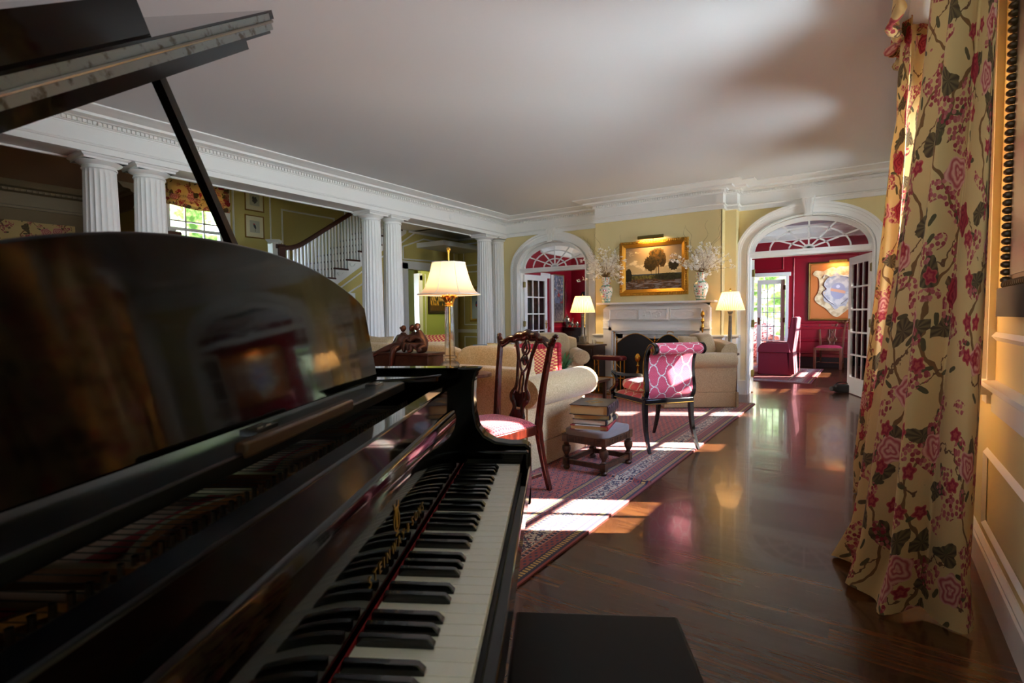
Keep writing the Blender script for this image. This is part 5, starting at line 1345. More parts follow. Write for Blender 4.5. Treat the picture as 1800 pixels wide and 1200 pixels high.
old2 = mat('old_mottled_board', (92, 76, 56), .7, fn=lambda nt: mix(noise(coords(nt), 60.0, 4.0).ss(.35, .65), srgb(66, 58, 50), srgb(112, 94, 68)))
def spinefn(nt):
    x, y, z = xyz(coords(nt)); k = ((y*26.0).sin()).ss(.1, .3)
    body = mix(noise(coords(nt), 50.0, 4.0).ss(.35, .65), srgb(66, 56, 46), srgb(110, 92, 66))
    return mix(x > .118, body, mix(k, srgb(190, 156, 110), srgb(40, 38, 40)))
old3 = mat('tan_striped_spine', (150, 120, 84), .65, fn=spinefn)
old4 = mat('red_half_leather', (140, 44, 44), .55, fn=lambda nt: (lambda q: mix((q[0] > .085).max((q[0]*-1.0 > .10)*((q[1].abs()) > .12)), srgb(196, 188, 176), srgb(150, 46, 48)))(xyz(coords(nt))))
G = 'old books stacked on the stool'
SZ = .010+.306
flat_book('book', 'old white and red leather book, lowest in the stack on the stool', (-1.70, 3.56, SZ), 14, .27, .35, .032, old4, M['paper'], G)
flat_book('book', 'mottled old book with striped tan spine, second from the bottom of the stool stack', (-1.69, 3.57, SZ+.0325), 9, .25, .32, .038, old3, M['paperw'], G)
flat_book('book', 'mottled old book directly under the big black bible-like volume', (-1.705, 3.575, SZ+.071), 20, .26, .33, .034, old3, M['paper'], G)
def orn(t):
    b = MB(); 
    for k in range(3): b.tube([(.035*(1+.3*k)*cos(a)*(1+.25*cos(4*a)), .05*(1+.25*k)*sin(a)*(1+.2*cos(4*a)), .0702) for a in [2*pi*i/40 for i in range(40)]], .0012, 4, closed=True)
    b.build('gilt_ornament', Gd, t)
flat_book('book', 'thick black leather book with ridged spine, topmost on the stool', (-1.70, 3.575, SZ+.1055), 12, .28, .36, .070, old1, M['paper'], G, extra=orn, bands=5)

# ------------------------------------------------------------------ fireplace
fp = thing('fireplace_mantel', 'white carved fireplace mantel with marble surround on the yellow wall', 'fireplace', (-2.665, BY, 0))
X0, X1 = -.80, .80; Wm = M['white']
for s in (-1, 1):
    a, c = (s*.80, s*.715) if s < 0 else (.715, .80)
    b = MB(); b.box(a, c, -.10, 0, 0, .95); b.box(a-.008, c+.008, -.112, 0, 0, .16); b.box(a-.006, c+.006, -.11, 0, .93, .955); b.box(a, c, -.106, 0, .955, 1.05); b.box(a-.006, c+.006, -.11, 0, 1.05, 1.062)
    for k in range(3): b.tube([((a+c)/2+.024*(k+1)/3*cos(2*pi*i/20), -.107, 1.003+.034*(k+1)/3*sin(2*pi*i/20)) for i in range(20)], .0035, 5, closed=True)
    b.build('pilaster', Wm, fp, bevel=.003)
b = MB(); b.box(-.715, .715, -.07, 0, .955, 1.26)
b.box(-.80, .80, -.10, 0, 1.06, 1.235)
b.box(-.235, .235, -.122, -.09, 1.06, 1.235)
for s in (-1, 1): panel(b, (s*.47-.225, -.10), (1, 0), .45, 1.068, 1.228, (0, -1), .014)
panel(b, (-.215, -.122), (1, 0), .43, 1.068, 1.228, (0, -1), .014)
for s in (-1, 1):
    for k in (1, .93): b.tube([(s*.44+.155*k*cos(2*pi*i/48), -.101, 1.145+.058*k*sin(2*pi*i/48)) for i in range(48)], .0055, 6, closed=True)
    for k in range(3): b.tube([(s*.44+.032*(k+1)/3*cos(2*pi*i/16), -.101, 1.145+.020*(k+1)/3*sin(2*pi*i/16)) for i in range(16)], .0035, 5, closed=True)
    b.tube([(s*.755+.022*cos(2*pi*i/24), -.102, 1.145+.05*sin(2*pi*i/24)) for i in range(24)], .0035, 5, closed=True)
rnd = random.Random(5)
for k in range(26):        # carved figures in the centre tablet
    x = -.13+.26*rnd.random(); z = 1.10+.085*rnd.random(); a = rnd.random()*pi
    b.tube(smooth_path([(x, -.123, z), (x+.02*cos(a), -.127, z+.02*sin(a)), (x+.036*cos(a+.8), -.123, z+.036*sin(a+.8))], 3), [.004]+[.009]*5+[.004], 6)
b.build('frieze', Wm, fp, ang=30)
b = MB(); b.sweep([(-.80, 0), (-.80, -.10), (.80, -.10), (.80, 0)][::-1], [(-.05, 1.235), (0, 1.235), (-.012, 1.245), (-.02, 1.262), (-.05, 1.275), (-.075, 1.29), (-.075, 1.30), (-.095, 1.303), (-.095, 1.332), (.0, 1.333)][::1])
b.box(-.88, .88, -.185, 0, 1.305, 1.333); b.build('mantel_shelf', Wm, fp, ang=30)
b = MB(); 
for (w, d_, z) in ((.715, .10, .955), (.70, .085, .94), (.665, .065, .905)):
    b.box(-w, -w+.05, -d_, 0, 0, z); b.box(w-.05, w, -d_, 0, 0, z); b.box(-w, w, -d_, 0, z-.05, z)
b.build('surround_moulding', Wm, fp)
b = MB(); b.box(-.64, -.50, -.05, 0, 0, .875); b.box(.50, .64, -.05, 0, 0, .875); b.box(-.64, .64, -.05, 0, .785, .875)
b.build('marble_surround', M['marble'], fp)
b = MB(); b.box(-.505, -.49, -.06, .01, 0, .79); b.box(.49, .505, -.06, .01, 0, .79); b.box(-.5, .5, -.06, .01, .775, .79); b.build('firebox_trim', M['iron'], fp)
tag(MB().box(-3.3, -2.02, 7.30, 7.66, .0, .012).build('hearth_slab', M['marble']), 'pale marble hearth slab on the floor before the fireplace', 'hearth')
# gilt painting
def land_fn(nt):
    u, v, w = uvm(nt); q = vec(nt, u*1.45, v); n = noise(q, 4.0, 4.0, .6); n2 = noise(vec(nt, u*1.45+3.0, v*2.0), 3.0, 4.0, .6); n3 = noise(q, 16.0, 4.0, .6)
    c = mix(v.ss(.3, 1.0), srgb(206, 182, 134), srgb(140, 116, 88))
    c = mix((n2+(v-.6)*-.25).ss(.52, .60), c, srgb(232, 212, 168))
    hz_ = v < .36
    g = mix(n3.ss(.35, .65), srgb(122, 112, 44), srgb(60, 58, 26)); g = mix((v < .24), g, mix(n3.ss(.4, .6), srgb(108, 74, 40), srgb(70, 52, 40)))
    g = mix((v < .2)*(noise(vec(nt, u*2.0, v*12.0), 3.0) > .53), g, srgb(132, 126, 126))
    g = mix((v > .33), g, srgb(66, 76, 84))
    c = mix(hz_, c, g)
    def blob(cx, cy, rx, ry, col, cc):
        r = (((u-cx)/rx)*((u-cx)/rx)+((v-cy)/ry)*((v-cy)/ry)).sqrt()+(n3-.5)*1.0
        return mix(r < 1.0, cc, mix(n3.ss(.4, .62), srgb(*col), srgb(40, 34, 16)))
    tr = (((u-.555).abs() < .005).max((u-.60).abs() < .006).max((u-.47).abs() < .004))*(v > .33)*(v < .62)
    c = mix(tr, c, srgb(52, 34, 20))
    c = blob(.57, .74, .15, .21, (96, 68, 24), c); c = blob(.45, .60, .115, .18, (72, 56, 22), c); c = blob(.66, .66, .07, .15, (84, 62, 24), c); c = blob(.86, .55, .09, .13, (58, 50, 22), c)
    c = blob(.04, .34, .075, .16, (44, 42, 20), c); c = blob(.78, .28, .26, .08, (58, 56, 24), c)
    return c
pt = framed('gilt_landscape_painting', 'gold framed landscape painting with tall trees above the mantel', 'picture', (-2.705, BY-.001, 1.838), 0, 1.04, .82, .095, .05, M['gold'], mat('landscape_canvas', rough=.3, fn=land_fn))
b = MB(); Wf, Hf = .52, .41
for i in range(40):
    for s in (-1, 1): b.sphere((-Wf+.03+i*(2*Wf-.06)/39, -.046, s*(Hf-.022)), .017, seg=8, sc=(.8, .8, 1.2))
for i in range(31):
    for s in (-1, 1): b.sphere((s*(Wf-.022), -.046, -Hf+.03+i*(2*Hf-.06)/30), .017, seg=8, sc=(1.2, .8, .8))
tag(b.build('carved_beading', M['gold'], pt), kind='stuff')
b = MB(); b.tube([(-.19, -.12, .44), (.19, -.12, .44)], .026, 14); b.tube([(0, -.12, .44), (0, -.05, .46), (0, 0, .42)], .006, 8); b.build('picture_light', M['olive'], pt)
sp = bpy.data.lights.new('picture_light_bulb', 'AREA'); sp.shape = 'RECTANGLE'; sp.size = .34; sp.size_y = .02; sp.energy = 2.6; sp.color = (1, .62, .25); sp.spread = R(150)
so_ = bpy.data.objects.new('picture_light_bulb', sp); C.objects.link(so_); so_.location = (-2.705, BY-.125, 1.838+.408); so_.rotation_euler = (R(38), 0, 0)

# famille-rose vases and blossom branches
def vase_fn(nt):
    p = coords(nt); x, y, z = xyz(p); a = y.atan2(x); q = vec(nt, a*.10, z)
    dd, cc, pp = voro(q, 34.0); cr, cg, cb = xyz(cc); n = noise(q, 30.0, 2.0)
    c = mix(cr > .72, mix(cr > .45, srgb(232, 228, 214), srgb(60, 150, 120)), mix(cg > .5, srgb(200, 70, 80), srgb(224, 170, 70)))
    c = mix((dd+(n-.5)*.5) < .36, srgb(228, 226, 214), c)
    return mix((z > .245)*(z < .265)+(z < .02)+((z > .05)*(z < .06)), c, srgb(110, 150, 130))
vm = mat('painted_porcelain', (230, 228, 215), .12, fn=vase_fn, coat=.5)
def vase(x, label):
    t = thing('porcelain_vase', label, 'vase', (x, 7.585, 1.334), 0, 'porcelain vases on the mantel')
    MB().lathe([(.0, 0), (.060, 0), (.062, .012), (.070, .05), (.095, .13), (.103, .18), (.098, .22), (.075, .25), (.052, .275), (.047, .31), (.052, .35), (.066, .378), (.070, .385), (.062, .385), (.040, .35), (.0, .34)], seg=36, fn=lambda a, r, z: r*(1+.018*cos(a*8)) if .02 < z < .37 else r).build('body', vm, t, ang=60)
    for s in (-1, 1): MB().tube(smooth_path([(s*.048, 0, .30), (s*.072, 0, .31), (s*.070, 0, .34), (s*.052, 0, .345)], 4), .007, 8).build('handle', vm, t)
vase(-3.40, 'painted porcelain vase on the left end of the mantel'); vase(-1.98, 'painted porcelain vase on the right end of the mantel')
def bouquet(x, label, seed, lean):
    t = thing('blossom_branches', label, 'flowers', (x, 7.585, 1.334+.36), 0); rnd = random.Random(seed)
    tw = MB(); bl = MB()
    for k in range(46):
        a = rnd.random()*2*pi; sp = rnd.uniform(.08, 1.0); L = rnd.uniform(.26, .50)
        dx, dy, dz = cos(a)*sp+lean*.25, sin(a)*sp*.55-.12, rnd.uniform(.35, 1.1)
        v = Vector((dx, dy, dz)).normalized(); P = [Vector((0, 0, -.05)), Vector((0, 0, .0))]; p = P[-1].copy()
        for s in range(7):
            v = (v+Vector((rnd.gauss(0, .13), rnd.gauss(0, .08)-.0, rnd.gauss(0, .12)-.03))).normalized(); p = p+v*L/7; p.y = min(p.y, .055); P.append(p.copy())
            if s >= 2:
                for q in range(rnd.randint(2, 5)):
                    c = p+Vector((rnd.gauss(0, .017), min(0, rnd.gauss(0, .015)), rnd.gauss(0, .017))); r = rnd.uniform(.011, .019)
                    m_ = Matrix.Translation(c) @ Matrix.Rotation(rnd.random()*6, 4, (rnd.random(), rnd.random(), rnd.random()+.1))
                    for g in range(4):
                        an = g*pi/2; o1 = m_ @ Vector((0, 0, 0)); A = m_ @ Vector((r*cos(an-.5), r*sin(an-.5), r*.4)); B2 = m_ @ Vector((r*1.25*cos(an), r*1.25*sin(an), r*.6)); Cc = m_ @ Vector((r*cos(an+.5), r*sin(an+.5), r*.4))
                        bl.add([o1, A, B2, Cc], [(0, 1, 2, 3)])
        tw.tube(P, lerp_list([.0028, .0012], len(P)), 4)
    for k in range(6):     # curly bare willow
        a = rnd.uniform(-1.1, 1.1); P = []; p = Vector((0, 0, 0)); ph = rnd.random()*6
        for s in range(22):
            k_ = s/21; p = Vector((sin(a)*.42*k_+.022*sin(ph+s*.9)*min(1, s/6), -.05*k_+.02*cos(ph+s*.8), (.62+.1*cos(ph))*k_)); P.append(p)
        tw.tube(P, lerp_list([.0035, .0009], 22), 4)
    tw.build('twigs', M['twig'], t); tag(bl.build('blossoms', M['white_f'], t, normals=False, ang=10), kind='stuff')
bouquet(-3.40, 'white blossom branches in the left mantel vase', 11, -.4); bouquet(-1.98, 'white blossom branches spreading from the right mantel vase', 23, .3)

# fire screen, fender, andirons, tools
fs = thing('fire_screen', 'folding black fire screen with arched brass rods before the hearth', 'fire screen', (-2.64, 7.25, .013))
def scr(x0, y0, x1, y1, h, arch):
    n = 14; top = [(k/n, h+arch*sin(pi*k/n)) for k in range(n+1)]; b = MB()
    pts = [(0, .03)]+[(0, top[0][1])]+top[1:]+[(1, .03)]
    P = lambda u, z, o=0: (x0+(x1-x0)*u, y0+(y1-y0)*u+o, z)
    b.add([P(u, z) for u, z in pts]+[P(u, z, .004) for u, z in pts], [tuple(range(len(pts))), tuple(range(len(pts), 2*len(pts)))[::-1]])
    b.build('mesh_panel', mat('black_mesh', (8, 8, 8), .55), fs, ang=20)
    b = MB(); b.tube([P(u, z, -.004) for u, z in [(0, .02)]+top+[(1, .02)]], .0065, 8); b.tube([P(0, .03), P(1, .03)], .0065, 8)
    b.build('brass_rod', M['brass'], fs)
scr(-.42, -.04, .12, .02, .72, .14); scr(.12, .02, .52, -.02, .72, .13)
scr(-.50, .12, -.42, -.04, .72, .05); scr(.52, -.02, .58, .10, .70, .05)
for x, y in ((-.42, -.05), (.12, .01)): MB().lathe([(.0, 0), (.008, .0), (.008, .75), (.013, .76), (.005, .775), (.012, .79), (.0, .83)], c=(x, y, 0), seg=12).build('post', M['brass'], fs)
MB().tube(smooth_path([(.30, .0, .86), (.30, 0, .885), (.34, 0, .89), (.38, 0, .885), (.38, 0, .86)], 4), .005, 8).build('handle', M['brass'], fs)
for x, y, l in ((-2.66, 6.98, 'brass andiron standing before the black fire screen, left one'),):
    t = thing('andiron', 'brass andiron with ball top before the black fire screen', 'andiron', (x, y, .0))
    MB().lathe([(.0, .05), (.03, .05), (.035, .08), (.014, .10), (.014, .14), (.03, .17), (.03, .20), (.014, .23), (.012, .30), (.024, .33), (.024, .36), (.012, .38), (.012, .42), (.026, .44), (.012, .46), (.012, .49), (.03, .50), (.043, .53), (.043, .56), (.028, .59), (.012, .605), (.0, .61)], seg=18).build('column', M['brass'], t, ang=60)
    b = MB()
    for s in (-1, 1): b.tube(smooth_path([(0, 0, .07), (s*.05, -.02, .05), (s*.09, -.03, .0)], 4), .010, 8)
    b.tube([(0, 0, .06), (0, .10, .06), (0, .12, 0)], .009, 8); b.build('foot', M['brass'], t)
ft = thing('fire_poker_stand', 'tall brass knobbed fire tool standing at the right of the mantel', 'fire tool', (-1.93, 7.50, 0))
MB().lathe([(.0, 0), (.07, 0), (.07, .012), (.02, .03), (.0065, .05), (.0065, .90), (.0, .90)], seg=16).build('shaft', M['iron'], ft)
MB().lathe([(.006, .88), (.012, .90), (.008, .93), (.020, .95), (.022, .975), (.010, 1.0), (.010, 1.02), (.022, 1.035), (.024, 1.06), (.010, 1.085), (.012, 1.10), (.026, 1.125), (.026, 1.15), (.012, 1.18), (.0, 1.19)], seg=18).build('knob', M['brass'], ft, ang=60)
pk = thing('brass_poker', 'thin brass rod leaning at the left of the marble surround', 'fire tool', (-3.27, 7.55, 0))
MB().tube([(0, 0, .0), (.0, .04, .86)], .008, 8).sphere((0, .041, .875), .014, seg=10).build('rod', M['brass'], pk)
fd = thing('club_fender', 'tufted oxblood leather fender seat on brass posts left of the fire screen', 'fender', (-3.10, 7.02, 0), R(-6))
b = MB(); b.soft((0, 0, .530), (.50, .17, .065), 6, 9)
for i in range(7):
    for j in (-1, 1): b.sphere((-.21+i*.07, j*.04, .558), .017, seg=8, sc=(1.3, 1.2, .5))
b.build('seat', M['leather'], fd, ang=60)
for x in (-.21, .21):
    for y in (-.055, .055): MB().tube([(x, y, .50), (x, y, .03)], .010, 10).build('post', M['brass'], fd)
MB().box(-.25, .25, -.085, .085, 0, .03).box(-.23, .23, -.005, .005, .24, .26).build('base_rail', M['brass'], fd, bevel=.003)
for s in (-1, 1): MB().tube(smooth_path([(s*.21, -.06, .40), (s*.15, -.06, .46), (s*.17, -.06, .50)], 4), .005, 6).build('scroll', M['brass'], fd)

# side tables and pleated lamps either side of the mantel
def chest(name, label, loc, w, d_, h):
    t = thing(name, label, 'table', loc)
    MB().box(-w/2, w/2, -d_/2, d_/2, h-.03, h).build('table_top', M['wood_d'], t, bevel=.005)
    MB().box(-w/2+.02, w/2-.02, -d_/2+.02, d_/2-.02, .12, h-.03).build('body', M['wood_d'], t)
    o = MB().box(-w/2+.05, w/2-.05, -d_/2+.008, -d_/2+.02, h-.2, h-.06).build('drawer', M['wood_d'], t, bevel=.003)
    MB().sphere((0, -d_/2-.004, h-.13), .012, seg=10).build('knob', M['brass'], o)
    for sx in (-1, 1):
        for sy in (-1, 1): MB().tube([(sx*(w/2-.04), sy*(d_/2-.04), .12), (sx*(w/2-.03), sy*(d_/2-.03), 0)], [.024, .014], 8).build('leg', M['wood_d'], t)
    return t
chest('side_table', 'dark wooden side table under the pleated lamp left of the mantel', (-3.66, 7.36, 0), .54, .46, .70)
chest('side_table', 'dark side table hidden behind the right armchair, carrying a pleated lamp', (-1.555, 7.42, 0), .20, .20, .62)
def col_base(h):
    def f(t):
        b = MB().box(-.075, .075, -.075, .075, 0, .02); b.box(-.06, .06, -.06, .06, .02, .035); b.box(-.045, .045, -.045, .045, .035, .11); b.box(-.055, .055, -.055, .055, .11, .12)
        b.build('base', M['agedsil'], t, bevel=.004)
        MB().lathe([(.0, .12), (.032, .12), (.034, .135), (.026, .145), (.025, .16), (.021, h-.06), (.024, h-.055), (.024, h-.05), (.020, h-.045), (.034, h-.01), (.036, h), (.0, h)], seg=24, fn=lambda a, r, z: r*(1-.05*abs(sin(a*6)))).build('column', M['agedsil'], t, ang=40)
        MB().lathe([(.004, h), (.004, h+.27), (.011, h+.275), (.011, h+.29), (.0, h+.305)], seg=12).build('rod', M['brass'], t)
    return f
table_lamp('pleated_shade_lamp', 'lit pleated lamp on silver column left of the mantel', (-3.69, 7.36, .70), 'cone', .485, .735, .195, .115, col_base(.47), M['shade2'], 'pleated lamps flanking the mantel', watts=6, fluted=1)
table_lamp('pleated_shade_lamp', 'lit pleated lamp on silver column right of the mantel', (-1.555, 7.42, .62), 'cone', .57, .81, .182, .105, col_base(.555), M['shade2'], 'pleated lamps flanking the mantel', watts=6, fluted=1)
t = thing('drinking_glass', 'small clear glass on the side table left of the mantel', 'glass', (-3.47, 7.30, .70)); MB().lathe([(.0, 0), (.026, 0), (.032, .075), (.030, .075), (.024, .006), (.0, .006)], seg=20).build('body', M['crystal'], t)

# round side table with two books and a bowl, far side of the sofa
rt = thing('drum_table', 'dark round table with two books and a blue bowl beyond the sofa', 'table', (-4.22, 5.50, .01))
MB().lathe([(.0, .63), (.30, .63), (.31, .645), (.30, .655), (.0, .655)], seg=40).build('table_top', M['wood_d'], rt)
MB().lathe([(.0, .03), (.18, .03), (.18, 0), (.20, 0), (.19, .04), (.05, .08), (.03, .2), (.045, .35), (.03, .5), (.05, .62), (.0, .63)], seg=24).build('pedestal', M['wood_d'], rt)
flat_book('book', 'white edged book, lower of two under the blue bowl', (-4.20, 5.46, .665), 62, .22, .30, .030, dark, M['paperw'], 'books under the blue bowl')
flat_book('book', 'dark green book directly under the blue bowl', (-4.21, 5.47, .696), 54, .18, .25, .026, mat('green_cover', (70, 74, 50), .4), M['paperw'], 'books under the blue bowl')
bw = MB().lathe([(.0, 0), (.04, 0), (.042, .010), (.075, .03), (.105, .042), (.107, .046), (.07, .036), (.03, .016), (.0, .014)], seg=32).build('bowl', M['bluecer'], loc=(-4.22, 5.47, .7225)); tag(bw, 'shallow blue glazed bowl on top of two books', 'bowl')
# low table with a leafy pot seen past the sofa arm
ct = thing('coffee_table', 'low dark coffee table hidden between the sofa and the armchairs', 'table', (-2.95, 5.15, .01))
MB().box(-.55, .55, -.32, .32, .40, .43).build('table_top', M['wood_d'], ct, bevel=.006)
for sx in (-.5, .5):
    for sy in (-.27, .27): MB().tube([(sx, sy, .40), (sx, sy, 0)], [.025, .018], 4, rot=pi/4).build('leg', M['wood_d'], ct)
lf = thing('potted_plant', 'leafy green plant showing between the sofa arm and the left armchair', 'plant', (-2.78, 5.05, .44))
MB().lathe([(.0, 0), (.06, 0), (.085, .10), (.09, .12), (.08, .12), (.0, .10)], seg=24).build('pot', M['bluecer'], lf)
b = MB(); rnd = random.Random(9)
for k in range(34):
    a = rnd.random()*2*pi; L = rnd.uniform(.12, .30); el = rnd.uniform(.3, 1.3); w = rnd.uniform(.012, .03); P = []
    for s in range(7):
        q = s/6; r = L*q*cos(el)+.02; z = .11+L*(q*sin(el)-.35*q*q); wd = w*sin(pi*min(.98, q*.9+.08)); P.append((r*cos(a)-wd*sin(a), r*sin(a)+wd*cos(a), z)); P.append((r*cos(a)+wd*sin(a), r*sin(a)-wd*cos(a), z+.002))
    b.add(P, [(2*i, 2*i+1, 2*i+3, 2*i+2) for i in range(6)])
tag(b.build('leaves', M['leafg'], lf, normals=False), kind='stuff')

# ------------------------------------------------------------------ right wall: gilt frame, curtains
t = thing('gilt_wall_frame', 'beaded gilt picture frame cut by the right edge of the view', 'picture frame', (XR-.002, 1.96, 1.85), R(-90))
b = MB(); Wf, Hf = .60, .64
b.box(-Wf, Wf, -.02, 0, -Hf, Hf)
for i in range(46):
    z = -Hf+.03+i*(2*Hf-.06)/45
    for s in (-1, 1): b.sphere((s*(Wf-.012), -.028, z), .016, seg=10, sc=(1, 1.1, .8))
for i in range(42):
    x = -Wf+.03+i*(2*Wf-.06)/41
    for s in (-1, 1): b.sphere((x, -.028, s*(Hf-.012)), .016, seg=10, sc=(.8, 1.1, 1))
b.build('frame', mat('dull_gilt', (78, 56, 26), .5, metal=.4), t)
MB().box(-Wf+.045, Wf-.045, -.024, -.019, -Hf+.045, Hf-.045).build('picture', mat('dark_canvas', (22, 18, 15), .4), t)
MB().box(-Wf-.0, Wf, -.05, -.005, -Hf-.10, -Hf-.0).build('bracket', mat('dark_ledge', (34, 28, 24), .6), t)

def curtain(name, label, top, bot, zt, folds, amp, width, parent=None, tie=None, nu=150, nv=60, seed=1, ease=1.25):
    tp = smooth_path([(a, c, 0) for a, c in top], 12); bt = smooth_path([(a, c, 0) for a, c in bot], 12)
    def at(P, u):
        k = u*(len(P)-1); i = min(int(k), len(P)-2); p = P[i].lerp(P[i+1], k-i); d_ = (P[i+1]-P[i]).normalized(); return p, Vector((-d_.y, d_.x, 0))
    def f(u, v):
        a, na = at(tp, u); c, nc = at(bt, u); e = v**ease; p = a.lerp(c, e); nn = na.lerp(nc, e).normalized()
        w = u+.018*sin(u*17+seed)+.010*sin(v*5+u*9)
        fo = sin(2*pi*folds*w+.5*sin(v*3+seed))*amp*(.65+.55*v)+.35*amp*sin(2*pi*folds*.43*w+2.1+seed)*(.3+v)
        if tie:
            zt_, k_ = tie; z_ = zt*(1-v); g = math.exp(-((z_-zt_)/.10)**2); ctr = at(tp, .5)[0].lerp(at(bt, .5)[0], e)
            p = p.lerp(ctr, g*k_); fo *= (1-.5*g)
        z = zt*(1-v)
        pd_ = max(0, (v-.93)/.07); q = p+nn*(fo+.035*pd_*(1+.7*sin(u*19+seed)))
        z = z+pd_*(.014*(1+sin(u*33+seed)))
        return (q.x, q.y, max(z, .004))
    b = MB(); b.grid(f, nu, nv, uv=lambda u, v: (u*width, (1-v)*zt))
    o = b.build(name, M['floral'], ang=120, normals=False); so2 = o.modifiers.new('t', 'SOLIDIFY'); so2.thickness = .004
    return tag(o, label, 'curtain', 'floral curtain panels on the right wall')
curtain('curtain', 'large floral curtain panel nearest the camera, spreading over the floor', [(.335, 2.44), (.27, 2.47), (.215, 2.62), (.24, 2.8), (.22, 3.0), (.24, 3.22)],
        [(.31, 2.44), (.16, 2.42), (.02, 2.50), (-.045, 2.66), (-.01, 2.84), (.06, 3.0), (.02, 3.2)], 2.80, 5.6, .040, 2.1, seed=2)
curtain('curtain', 'bright sunlit floral curtain panel behind the near one', [(.36, 4.14), (.24, 4.12), (.13, 3.98), (.15, 3.80)],
        [(.30, 4.14), (.05, 4.12), (-.08, 3.96), (-.04, 3.80), (.06, 3.74)], 2.80, 4.5, .022, 1.2, tie=(2.28, .2), seed=5, ease=1.1)
for (a, c, s, l) in ((4.82, 5.30, 3, 'floral curtain panel on the near side of the second window'), (5.62, 6.25, 4, 'floral curtain panel on the far side of the second window')):
    curtain('curtain', l, [(.34, a), (.29, (a+c)/2), (.33, c)], [(.33, a), (.27, (a+c)/2), (.32, c)], 2.46, 4, .022, .9, nu=70, nv=20, seed=s)
vb = MB()
vp = smooth_path([(.41, 2.36, 0), (.16, 2.36, 0), (.09, 2.46, 0), (.085, 3.3, 0), (.09, 4.1, 0), (.16, 4.18, 0), (.41, 4.18, 0)], 14)
def vf(u, v):
    k = u*(len(vp)-1); i = min(int(k), len(vp)-2); p = vp[i].lerp(vp[i+1], k-i)
    dr = .21+.03*sin(u*26)+.012*sin(u*71); z = 2.91-dr*v; o = .022*sin(u*60)*v+.012*sin(u*140)
    d_ = (vp[i+1]-vp[i]).normalized(); return (p.x-d_.y*(o), p.y+d_.x*o, z)
vb.grid(vf, 220, 14, uv=lambda u, v: (u*2.6, 1-v*.45))
def vr(u, v):
    x, y, z = vf(u, 1.0); a = 2*pi*v; r = .022+.008*sin(u*170); return (x+r*cos(a)-.004, y+r*.3*sin(u*200), z+r*sin(a))
vb.grid(vr, 220, 9, uv=lambda u, v: (u*2.6, v*.1))
o = vb.build('curtain_valance', M['floral'], ang=120, normals=False); tag(o, 'ruffled floral valance at the top above the near curtains', 'valance')
dk = MB().box(-.03, .02, -.02, .02, 0, .42).build('wall_plaque', M['wood_d'], loc=(.385, 7.93, 1.58)); tag(dk, 'narrow dark wooden object on the right wall past the arch', 'ornament')

# ------------------------------------------------------------------ dining room furniture
hc = thing('host_chair', 'tall backed crimson skirted chair at the table beyond the arch', 'chair', (-1.50, 10.98, .011), R(90))
cf = M['crimson_f']
b = MB(); P = [(-.27, -.29), (-.27, .29), (.27, .29), (.27, -.29)]
b.prism([(-.29, .01), (.25, .01), (.245, .40), (.24, .50), (-.27, .50), (-.275, .30)], -.27, .27, 'YZ'); b.build('skirted_seat', cf, hc, bevel=.012)
b = MB(); b.prism([(-.36, .03), (-.26, .03), (-.21, .50), (-.30, 1.06), (-.375, 1.07), (-.40, 1.05), (-.33, .45)], -.27, .27, 'YZ'); b.build('backrest', cf, hc, bevel=.015, seg=3)
for s in (-1, 1):
    MB().prism([(-.29, .42), (-.26, .60), (.18, .60), (.24, .52), (.26, .42)], s*.27-.035, s*.27+.035, 'YZ').build('arm', cf, hc, bevel=.015, seg=3)
tt = MB().tube([(s_*.295, -.38, z) for s_, z in ((1, .05), (1, 1.05), (-1, 1.05), (-1, .05))], .006, 6).build('piping', cf, hc)
dt = thing('dining_table', 'dark pedestal dining table edge left of the crimson host chair', 'table', (-3.15, 11.0, .011))
MB().lathe([(.0, .70), (1.22, .70), (1.24, .712), (1.22, .726), (.0, .726)], seg=64).build('table_top', M['wood_d'], dt)
for v in dt.children: v.scale = (1.0, .52, 1)
for x in (-.55, .55):
    MB().lathe([(.0, .16), (.05, .16), (.07, .25), (.04, .36), (.05, .60), (.08, .70), (.0, .70)], c=(x, 0, 0), seg=20).build('pedestal', M['wood_d'], dt)
    for k in range(3):
        a = 2*pi*k/3+(0 if x > 0 else pi); MB().tube(smooth_path([(x, 0, .30), (x+.15*cos(a), .15*sin(a), .26), (x+.30*cos(a), .30*sin(a), .08), (x+.40*cos(a), .40*sin(a), .02)], 5), lerp_list([.03, .035, .025, .022], 16), 8).build('leg', M['wood_d'], dt)
t = thing('side_armchair', 'dark wooden chair with curved arm at the near side of the dining table', 'chair', (-2.05, 10.10, .011), R(0))
MB().soft((0, 0, .46), (.5, .46, .08)).build('seat', cf, t); b = MB()
for s in (-1, 1):
    MB().tube(smooth_path([(s*.25, -.22, 0), (s*.25, -.22, .45), (s*.25, -.26, .95)], 4), .018, 8).build('leg', M['wood_d'], t); MB().tube(smooth_path([(s*.25, .20, 0), (s*.25, .20, .45), (s*.25, .2, .60)], 4), .018, 8).build('leg', M['wood_d'], t)
    MB().tube(smooth_path([(s*.25, -.23, .68), (s*.28, 0, .66), (s*.27, .23, .64)], 4), .016, 8).build('arm', M['wood_d'], t)
MB().tube(smooth_path([(-.26, -.26, .93), (0, -.27, .97), (.26, -.26, .93)], 5), .024, 8).box(-.07, .07, -.265, -.25, .50, .95).build('backrest', M['wood_d'], t)
